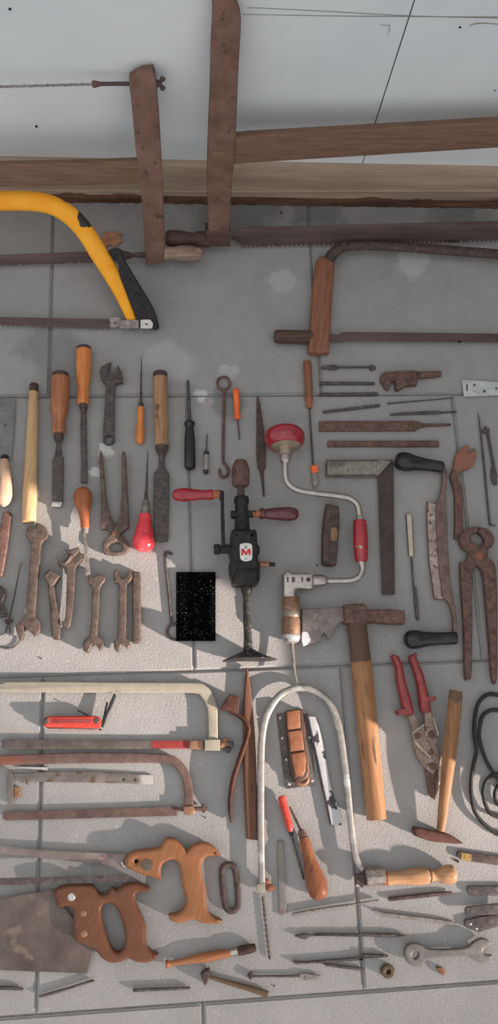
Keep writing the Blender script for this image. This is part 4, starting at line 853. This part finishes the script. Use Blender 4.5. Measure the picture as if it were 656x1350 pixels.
lathe('wing', steel_dk, w, (298, 981), (307.8, 981.3), .011, .013, [(0, 2.4), (4, 3.6), (8, 4), (9.8, 2.6)], flat=.7)
lathe('wing', steel_dk, w, (297, 986), (303.5, 990.5), .009, .009, [(0, 2.4), (3, 4), (6, 4.2), (8, 2.4)], flat=.7)
lathe('wing', brass, w, (294, 980), (300, 973), .011, .013, [(0, 4), (4, 3.4), (8, 2.6), (9.2, 1)], flat=.6)
T = thing('hacksaw', 'all-brown rusty hacksaw lying below the cream-painted one', 'hacksaw', 150, 1050, hk)
M_hb = mat('hacksaw_rust', S(76, 58, 54), S(100, 78, 70), scale=60, rough=.6, metal=.2, bump=.15, spots=[(P(10, 1001, .012), .06, S(122, 70, 54), .6)])
plate('bow', M_hb, T, k20('-60,462! 0,460 220,450 420,446 656,447 ') + k21('180,450 262,455 304,470 348,516 374,576 380,640 382,704! 336,704! 338,660 334,600 318,552 288,512 240,496 100,495 ') + k20('500,496 300,498 0,506 -60,510!'), .004, .012, b=.002, sm=2)
plate('blade', M_hb, T, [(4, 1071), (7, 1069.3), (60, 1068.7), (180, 1065.2), (233, 1063)] + teeth((233, 1075), (7, 1081.4), 2.4, 1.0, -1) + [(3, 1079)], .0055, .0070, b=.0002)
lathe('clamp_rod', rust, T, (231, 1067), (272, 1066), .008, .008, [(0, 1.6), (6, 2.4), (20, 3), (41, 2.6)], seg=10)
plate('clamp_block', brass, T, k21('330,704! 382,700! 392,732 370,746 340,744'), .003, .0145, b=.002)
for s in (-1, 1):
    lathe('wing', rust, T, (267, 1066), (269.5, 1066 + s * 4.6), .008, .009, [(0, 2), (2, 2.6), (5.2, 2.6)], flat=.7)
# hex key set
T = thing('hex_key_set', 'folding hex key set in a red body with black keys opened, inside the cream hacksaw', 'hex keys', 95, 952)
rb = plate('body', redplastic, T, k20('206,290 214,274 240,270! 460,268! 482,280 486,300 482,322 462,328! 230,324! 210,318'), .004, .020, b=.004, sm=2, seg=3)
plate('recess', red, rb, k20('250,286! 440,286! 440,304! 250,304!'), .0192, .0205, b=.0004)
plate('side_plate', steel_lt, T, k20('206,296 212,318 232,330! 460,334! 484,326 490,300 488,330 470,340! 225,338! 208,326'), .002, .012, b=.001)
for x in (222, 463):
    w = ball('end_screw', steel_dk, T, x / 3.644, 870 + 293 / 3.644, .0195, 4.2, .35)
plate('hex_key', black_gloss, T, k20('480,318! 494,326! 556,176! 553,162! 545,162! 538,178!'), .010, .0155, b=.0014)
plate('hex_key', black_gloss, T, k20('488,300! 497,300! 519,204! 510,200!'), .007, .011, b=.001)
tube('hex_key', black_gloss, T, [(102, 936, .014, .9), (118, 944.5, .012, 1)], sm=0, seg=6)
# caliper
T = thing('caliper', 'worn rusty vernier caliper between the bow and the blade of the brown hacksaw', 'caliper', 100, 1030)
cal = mat('caliper_metal', L(128, 118, 110), L(160, 150, 142), scale=40, rough=.55, metal=.35, bump=.2, c3=L(132, 100, 82), t3=.58, s3=60, spots=[(P(195, 1028, .004), .022, (.5, .48, .46, 1), .6)])
kq = lambda t: pts(0, 990, 5.046, t)
plate('beam', cal, T, kq('60,180! 90,150! 320,140! ') + k20('400,536! 656,548! ') + k21('120,551! 186,553! 186,598! 0,592! ') + k20('400,588! 120,585! ') + kq('88,196! 88,200!'), .001, .0045, b=.0006, holes=[circ(150 + 45 / 3.644, 870 + 575 / 3.644, 2, n=12), circ(150 + 100 / 3.644, 870 + 575 / 3.644, 2.2, n=12)])
plate('fixed_jaw', cal, T, kq('46,180 56,128! 72,124! 90,180! 88,350! 74,362! 58,352! 44,260'), .001, .0065, b=.001)
plate('sliding_jaw', brass, T, kq('94,236! 128,240! 138,270 128,304! 106,318! 94,310!'), .001, .006, b=.001)
plate('scale_edge', steel_lt, T, kq('120,104! 316,108! 316,128! 280,126! 120,116!'), .001, .005, b=.0006)
lathe('thumb_screw', rust, T, (36, 1027), (35.5, 1034), .003, .003, [(0, 2), (7, 1.4)])
# hand saws
kz = lambda t: pts(60, 1150, 4.1, t); ky = lambda t: pts(150, 1095, 3.859, t)
hs = 'hand saws'
T = thing('hand_saw', 'broad hand saw with a closed reddish-brown wooden handle and three pale bolts', 'saw', 120, 1225, hs)
M_pan = mat('panel_saw_steel', S(72, 61, 56), S(100, 88, 81), scale=14, rough=.45, metal=.35, bump=.05, c3=S(104, 90, 80), t3=.6, s3=22)
plate('blade', M_pan, T, [(-60, 1197), (0, 1184.8), (68, 1173), (110, 1230), (123, 1253), (114.7, 1283)] + teeth((114.7, 1283), (0, 1278.5), 3, 1.0, -1) + [(-60, 1276)], .008, .0092, b=.0002)
hw = plate('handle', W_(60, 'sawdk'), T, kz('38,104! 60,86! 120,68 228,67 264,88 284,116 318,119 346,100 356,84 372,94 384,96 400,84 440,62 500,60 552,80 567,100 540,111 502,110 484,130 492,180 520,240 540,300 540,388 562,424 610,446! 590,478 540,493 490,488 446,470! 400,490 350,493 300,466 262,418 190,390 156,360 148,280 149,212 130,190 100,188! 64,194! 52,150'), .001, .025, b=.006, sm=3, seg=3,
      holes=[spline(kz('300,205 320,173 362,176 396,222 420,300 430,370 416,420 386,436 350,410 324,340 304,270'), 3)])
for x, y, r in ((140, 134, 5), (204, 223, 4), (208, 333, 4.6)):
    ball('handle_bolt', brass if r < 5 else steel_lt, hw, 60 + x / 4.1, 1150 + y / 4.1, .0248, r, .18)
T = thing('compass_saw', 'narrow-bladed saw with an open orange-brown wooden handle holding a round metal disc', 'saw', 210, 1160, hs)
plate('blade', mat('compass_blade', S(96, 84, 80), S(120, 108, 104), scale=30, rough=.5, metal=.3, c3=S(132, 104, 98), t3=.6), T, [(-60, 1113), (0, 1117), (80, 1122), (166, 1126), (160, 1143)] + teeth((160, 1143), (0, 1125.5), 3.4, .9, 1) + [(-60, 1120)], .009, .0102, b=.0002)
hw = plate('handle', W_(70, 'saw'), T, ky('54,166 60,140 84,114 130,100 220,90 244,70 254,46! 278,38 312,46 350,80 368,106! 390,84 420,66 470,62 520,94 546,134! 500,130 462,140 446,172 446,222 466,290 472,390 492,432 552,460! 530,477 460,476 410,456! 380,460 330,475 286,456 278,430! 330,420 360,390 365,340 345,280 336,200 320,160 290,150 256,166 241,190 239,254! 200,241 130,220 70,192'), .001, .024, b=.0055, sm=3, seg=3,
      holes=[circ(150 + 114 / 3.859, 1095 + 158 / 3.859, 2.6, n=12)])
plate('blade_screw', mat('dull_disc', L(112, 98, 84), L(136, 122, 108), scale=90, rough=.5, metal=.4), hw, circ(150 + 169 / 3.859, 1095 + 175 / 3.859, 7.8), .018, .0248, b=.0006)['label'] = 'dull metal disc'
lathe('blade_bolt', steel_lt, T, (160.5, 1136), (163, 1143), .011, .011, [(0, 2), (3, 2.6), (7, 1.6)])
T = plate('saw_strip', steel_dk, None, [(-60, 1159), (0, 1157.8), (167, 1153.5), (169.5, 1156), (169.5, 1160), (167, 1162.5)] + teeth((166, 1162.5), (0, 1167), 2.4, .9, -1) + [(-60, 1168)], .0255, .0268, b=.0002, holes=[circ(164.5, 1158, 1.5, n=12)])
tag(T, 'loose dark saw blade strip lying across the top of the closed-handled hand saw', 'saw blade')
# chain link
T = tube('chain_link', rust_dk, None, [(150 + x / 3.859, 1095 + y / 3.859, .0055, 3.9) for x, y in ((549, 200), (562, 180), (584, 173), (606, 182), (618, 210), (624, 260), (630, 320), (630, 375), (622, 398), (603, 410), (582, 404), (568, 384), (558, 330), (551, 260))], sm=4, closed=True, seg=12, flat=.9)
tag(T, 'dark oblong iron chain link lying beside the open-handled saw', 'chain link')
# red handled screwdriver and wood-handled rasp
T = thing('screwdriver', 'small screwdriver with a bright red cylindrical handle, inside the silver saw bow', 'screwdriver', 378, 1075, sdg)
lathe('handle', redplastic, T, (370.6, 1049.5), (383, 1096), .0105, .0095, [(0, 4.4), (1, 5.3), (4, 5.6), (40, 4.8), (46, 4.2), (48.2, 3)], flute=6, fdepth=.06)
lathe('collar', black_gloss, T, (382.8, 1094.5), (384.2, 1102), .009, .008, [(0, 3.6), (4, 3.2), (7.6, 2)])
lathe('shaft', steel_dk, T, (384, 1100), (400, 1159), .007, .003, [(0, 1.5), (61, 1.3)], seg=8)
T = thing('wood_rasp', 'thin file with a dark ferrule and an orange-brown pear-shaped wooden handle, beside the red screwdriver', 'file', 410, 1140, flg)
tube('file_blade', rust_dk, T, [(381.8, 1063.5, .008, 1.2), (388, 1077, .009, 1.6), (397.5, 1097, .010, 2)], sm=0, seg=8)
lathe('ferrule', rust, T, (395.5, 1094), (402, 1109), .011, .011, [(0, 3), (3, 5), (10, 5.8), (16.4, 6)])
lathe('handle', W_(70, 'pear'), T, (400, 1104), (422.5, 1186), .0125, .0150, [(0, 6), (4, 6.6), (16, 7.6), (30, 7.8), (48, 11.4), (62, 13.4), (74, 13), (81, 10), (84.6, 5), (85.2, 1)], sm=3, seg=24)
# faint strip
T = plate('steel_strip', mat('grey_strip', L(148, 142, 136), L(164, 158, 152), scale=40, rough=.35, metal=.5, spots=[(P(371, 1202, .004), .005, (.2, .09, .05, 1), .5)]), None, k26('166,288! 194,286! 212,636! 176,644!'), .001, .004, b=.0004)
tag(T, 'thin pale grey steel strip standing beside the foot of the silver saw bow', 'strip')
T = lathe('twist_drill', steel_dk, None, (346, 1181.5), (355.4, 1265), .0035, .0035, [(0, 1.6)] + [(2 + i, 1.9) for i in range(80)] + [(83.5, 1.2)], seg=10, flute=2, fdepth=.35, twist=420)
tag(T, 'slender dark twist drill standing under the foot of the silver saw bow', 'drill bit', bit)
# brush
kr = lambda t: pts(205, 1230, 4.1, t)
T = thing('paint_brush', 'round brush with a slim orange wooden handle, chrome ferrule and stubby dark bristles', 'brush', 277, 1260)
lathe('handle', mat('brush_wood', L(176, 108, 68), L(204, 140, 98), scale=150, stretch=12, rough=.35, bump=.05), T, (218, 1271.5), (303.5, 1256), .0085, .0085, [(0, 4.2), (1, 5.4), (4, 5.2), (7, 3.2), (14, 3.4), (30, 4.2), (44, 5.6), (64, 6.2), (80, 5.2), (87, 4.6)], sm=3)
lathe('ferrule', chrome, T, (302.5, 1256.2), (313.5, 1254), .0085, .0085, [(0, 4.4), (2, 4.2), (6, 4.6), (11, 4.8)])
lathe('bristles', mat('bristle', L(64, 46, 40), L(124, 92, 76), scale=300, stretch=12, rough=.9, bump=.8), T, (312.5, 1254.2), (337, 1249), .0085, .0085, [(0, 5), (6, 6), (16, 6), (23, 5), (25, 4.4)], seg=24, flute=12, fdepth=.08)
# tack hammer
T = thing('tack_hammer', 'small tack hammer with a dark flared head and a thin brown handle, below the brush', 'hammer', 310, 1297)
tube('handle', mat('brown_stick', L(118, 92, 66), L(148, 120, 90), scale=150, stretch=-25, rough=.6, bump=.1), T, [(274, 1287.5, .008, 2), (300, 1295, .007, 3), (330, 1303.5, .0065, 3.6), (352.5, 1311, .0065, 4.4)], sm=4, seg=12)
plate('head', rust_dk, T, kr('244,226 262,208 292,195! 298,218! 288,238 282,262 278,276! 266,288! 252,256'), .001, .016, b=.002)
# lower rods, bits and blades
T = plate('tapered_chisel', steel, None, k26('236,636! 300,622 420,602 560,584 650,570! 656,574! 560,592 420,614 320,634 240,650!'), .0025, .0085, b=.0015)
tag(T, 'slim tapered grey blade lying just above the long arrow-tipped rod', 'chisel', 'small rods and blades at the bottom')
T = thing('arrow_drill', 'long dark rod with an arrow-shaped tip, crossing the lowest upright slab joint', 'drill bit', 460, 1233, bit)
plate('arrow_tip', steel_dk, T, k26('246,744! 290,732 322,736! 360,734 360,744! 322,748! 300,760 280,758'), .002, .007, b=.0012)
plate('shaft', steel_dk, T, k26('350,732! 560,734 ') + k27('40,504 200,506 258,514! 200,522 20,518! ') + k26('560,748! 350,744!'), .001, .0075, b=.0015)
T = plate('flat_bar', steel_dk, None, k26('238,866! 300,868 580,846 ') + k27('60,596 168,600! 178,606! 165,611! 40,614 ') + k26('580,862 400,872 250,880!'), .001, .0075, b=.001)
tag(T, 'straight grey-brown bar lying second below the arrow-tipped rod', 'bar')
T = plate('short_bar', steel_dk, None, k26('384,876! 400,876! 580,898 ') + k27('68,658! 66,668! ') + k26('570,912 400,890!'), .001, .005, b=.001)
tag(T, 'short thin bar slanting away under the straight grey-brown bar near the slab joint', 'bar')
T = lathe('triangular_file', rust_dk, None, (511.5, 1185.5), (596, 1176.5), .004, .004, [(0, 1.8), (2, 2.6), (60, 2.8), (80, 2), (85, .8)], seg=6, sharp=20)
tag(T, 'dark ridged tapering rod lying directly under the turned handle of the silver saw', 'file', flg)
T = plate('knife_blade', steel, None, k27('100,402! 112,400! 140,410 200,418 300,430 380,440 430,448 480,460! 478,467! 420,464 340,450 240,440 150,428 118,412'), .002, .006, b=.001)
tag(T, 'curved grey knife blade with a thin tang, lying above the grey double-ended spanner', 'blade')
T = thing('spade_bit', 'spade drill bit with a small spur at its shaft end, beside the tack hammer', 'drill bit', 375, 1287, bit)
lathe('shaft', steel_dk, T, (330, 1287), (396, 1286.6), .004, .004, [(0, 1.4), (66, 1.7)], seg=8)
plate('spur_head', rust_dk, T, k26('22,936! 34,926! 40,916! 48,930! 56,942! 42,948! 34,956!'), .001, .008, b=.001)
plate('cutting_blade', steel, T, k26('270,928! 300,922 330,928 372,932! 374,944! 330,950 300,956 272,946!'), .0022, .006, b=.001)
T = plate('flat_bar', steel_dk, None, k24('186,848! 230,836 330,808 444,772! 452,780! 340,816 250,844 192,860!'), .002, .007, b=.001)
tag(T, 'small dark bar lying slanted below the tip of the broad saw blade', 'bar')
T = plate('flat_bar', steel_dk, None, k24('-40,806! 0,804 80,806 112,814! 108,824! 0,821 -40,822!'), .002, .007, b=.001)
tag(T, 'stub of dark bar poking in at the edge below the broad saw blade', 'bar')
T = plate('flat_bar', steel_dk, None, k25('112,736! 200,732 330,727 362,728! 362,736! 300,740 118,748!'), .002, .008, b=.001)
tag(T, 'small dark bar lying level between the brush handle tip and the lowest slab joint', 'bar')
# grey spanner
kw = lambda t: pts(496, 1190, 4.1, t)
T = plate('combination_spanner', mat('grey_spanner', L(140, 132, 124), L(166, 158, 150), scale=60, rough=.45, metal=.45, bump=.1), None, kw('154,270 164,240 184,224 222,222 254,236 280,252 380,254 480,246 504,236 530,212 570,194 604,202 618,226! 596,238 576,256 580,276! 600,284 626,284! 616,310 574,326 532,312 504,292 480,288 380,292 292,302 262,322 232,344 190,340 164,316'), .006, .0165, b=.002, sm=2,
          holes=[circ(496 + 212 / 4.1, 1190 + 284 / 4.1, 4.6, 5.6, a=.4)])
tag(T, 'grey spanner with one ring end and one open end, lying near the lowest edge', 'spanner', wrk)
T = lathe('brass_nut', mat('dull_brass', L(116, 92, 70), L(148, 124, 96), scale=90, rough=.45, metal=.4), None, (511.5, 1282), (511.5, 1274), .0, .0, [(0, 1), (8, 1)])
bpy.data.objects.remove(T)
def ring(name, m, x, y, r, ri, z1):
    return plate(name, m, None, circ(x, y, r, n=24), .0, z1, b=.002, holes=[circ(x, y, ri, n=18)])
T = ring('brass_ring', bpy.data.materials['dull_brass'], 511.8, 1281.3, 9.2, 3.2, .012)
tag(T, 'small round brass ring lying on its own beside the grey spanner', 'ring')
T = plate('wood_chip', cop, None, kw('324,352! 356,350! 372,376! 362,398! 348,384!'), .0, .007, b=.001)
tag(T, 'tiny pale wood chip lying beneath the grey spanner', 'chip')
# pieces at the edge
kf = lambda t: pts(590, 1100, 9.64, t)
T = thing('marking_knife', 'dark strip with a yellow band near its rounded tip, below the small hammer head', 'strip', 632, 1130)
plate('strip', rust_dk, T, kf('115,246 122,222 142,210! 400,244 640,278! 760,294! 760,408! 640,394! 290,344 152,312 122,284'), .001, .006, b=.001)
plate('yellow_band', mat('yellow_band', L(176, 140, 66), L(206, 174, 104), scale=60, rough=.6, c3=L(120, 92, 60), t3=.6), T, kf('164,236! 240,240! 296,256! 300,330 280,342! 160,316! 176,270'), .0055, .0066, b=.0003)
T = lathe('screw', steel_dk, None, (598, 1132.5), (604, 1136), .0015, .0015, [(0, .5), (4, 1.2), (5.4, 1.8), (7, 1.8)], seg=8)
tag(T, 'tiny dark screw beside the tip of the yellow-banded strip', 'screw')
T = plate('flat_bar', steel_dk, None, kf('246,700 258,672 276,659! 640,659! 760,659! 760,780! 640,780! 300,777 266,752'), .001, .006, b=.001)
tag(T, 'grey flat bar with a rounded end at the edge, below the yellow-banded strip', 'bar')
T = plate('flat_bar', steel_dk, None, kf('220,970 230,930 250,918! 640,878! 760,866! 760,1008! 640,1020! 256,1036! 230,1016'), .009, .014, b=.001)
tag(T, 'rounded flat bar resting on the riveted plate at the edge', 'bar')
T = thing('riveted_plate', 'dark pointed plate with two bright rivets, at the edge above the grey spanner jaws', 'plate', 632, 1217)
plate('strip', steel_dk, T, kf('214,1090! 400,1052! 640,1012! 760,990! 760,1140! 640,1170! 392,1244! 300,1208! 258,1200 222,1164'), .001, .006, b=.001)
for x, y in ((288, 1138), (362, 1198)): ball('rivet', steel_lt, T, 590 + x / 9.64, 1100 + y / 9.64, .0058, 1.7, .5)
# rubber cord
q = [(668, 1101), (656, 1100), (646, 1093), (633.5, 1082), (624.5, 1068), (621.3, 1050), (620.5, 1031), (623, 1011), (627.5, 990), (625, 972), (625, 951), (628.5, 931), (635.5, 920), (644.5, 915.3), (656, 916.3), (672, 921), (676, 930), (668, 936), (656, 936),
     (644.5, 937), (635.5, 944), (632, 958), (631, 972), (634.7, 987), (641, 1004), (651.5, 1021), (664, 1036), (678, 1052), (676, 1066), (664, 1064), (656, 1060), (652.2, 1053), (652.2, 1044), (656, 1036.5), (664, 1028), (668, 1022), (656, 1020.5), (647, 1023), (639.5, 1031), (636.5, 1044), (638.5, 1058), (645, 1071), (656, 1077), (672, 1080)]
T = tube('rubber_cord', rubber, None, [(x, y, .0045 + .0048 * (.5 - .5 * math.cos(i * .42)) , 2.7) for i, (x, y) in enumerate(q)], sm=5, seg=10)
tag(T, 'loops of black rubber cord at the edge beside the small hammer', 'cord')
# crumbs on the slabs
def crumb(x, y, r, lab, m=rust_dk):
    o = plate('crumb', m, None, [(px + random.uniform(-.3, .3) * r, py + random.uniform(-.3, .3) * r) for px, py in circ(x, y, r, r * .7, 7)], .0, .002, b=.0005)
    tag(o, lab, 'crumb', 'crumbs on the slabs')
crumb(418, 745, 1.5, 'dark crumb on the slab between the brace ratchet and the loose hammer head')
crumb(54, 868, 1.4, 'dark crumb on the sunlit slab above the cream hacksaw', rust_dk)
crumb(370, 280, 1.8, 'dark crumb on the slab under the skirting board, above the frame saw blade')
crumb(270, 1078, 1.6, 'dark crumb on the slab under the wing of the brown hacksaw')
crumb(361, 1300, 1.3, 'dark crumb on the slab beyond the tack hammer handle')
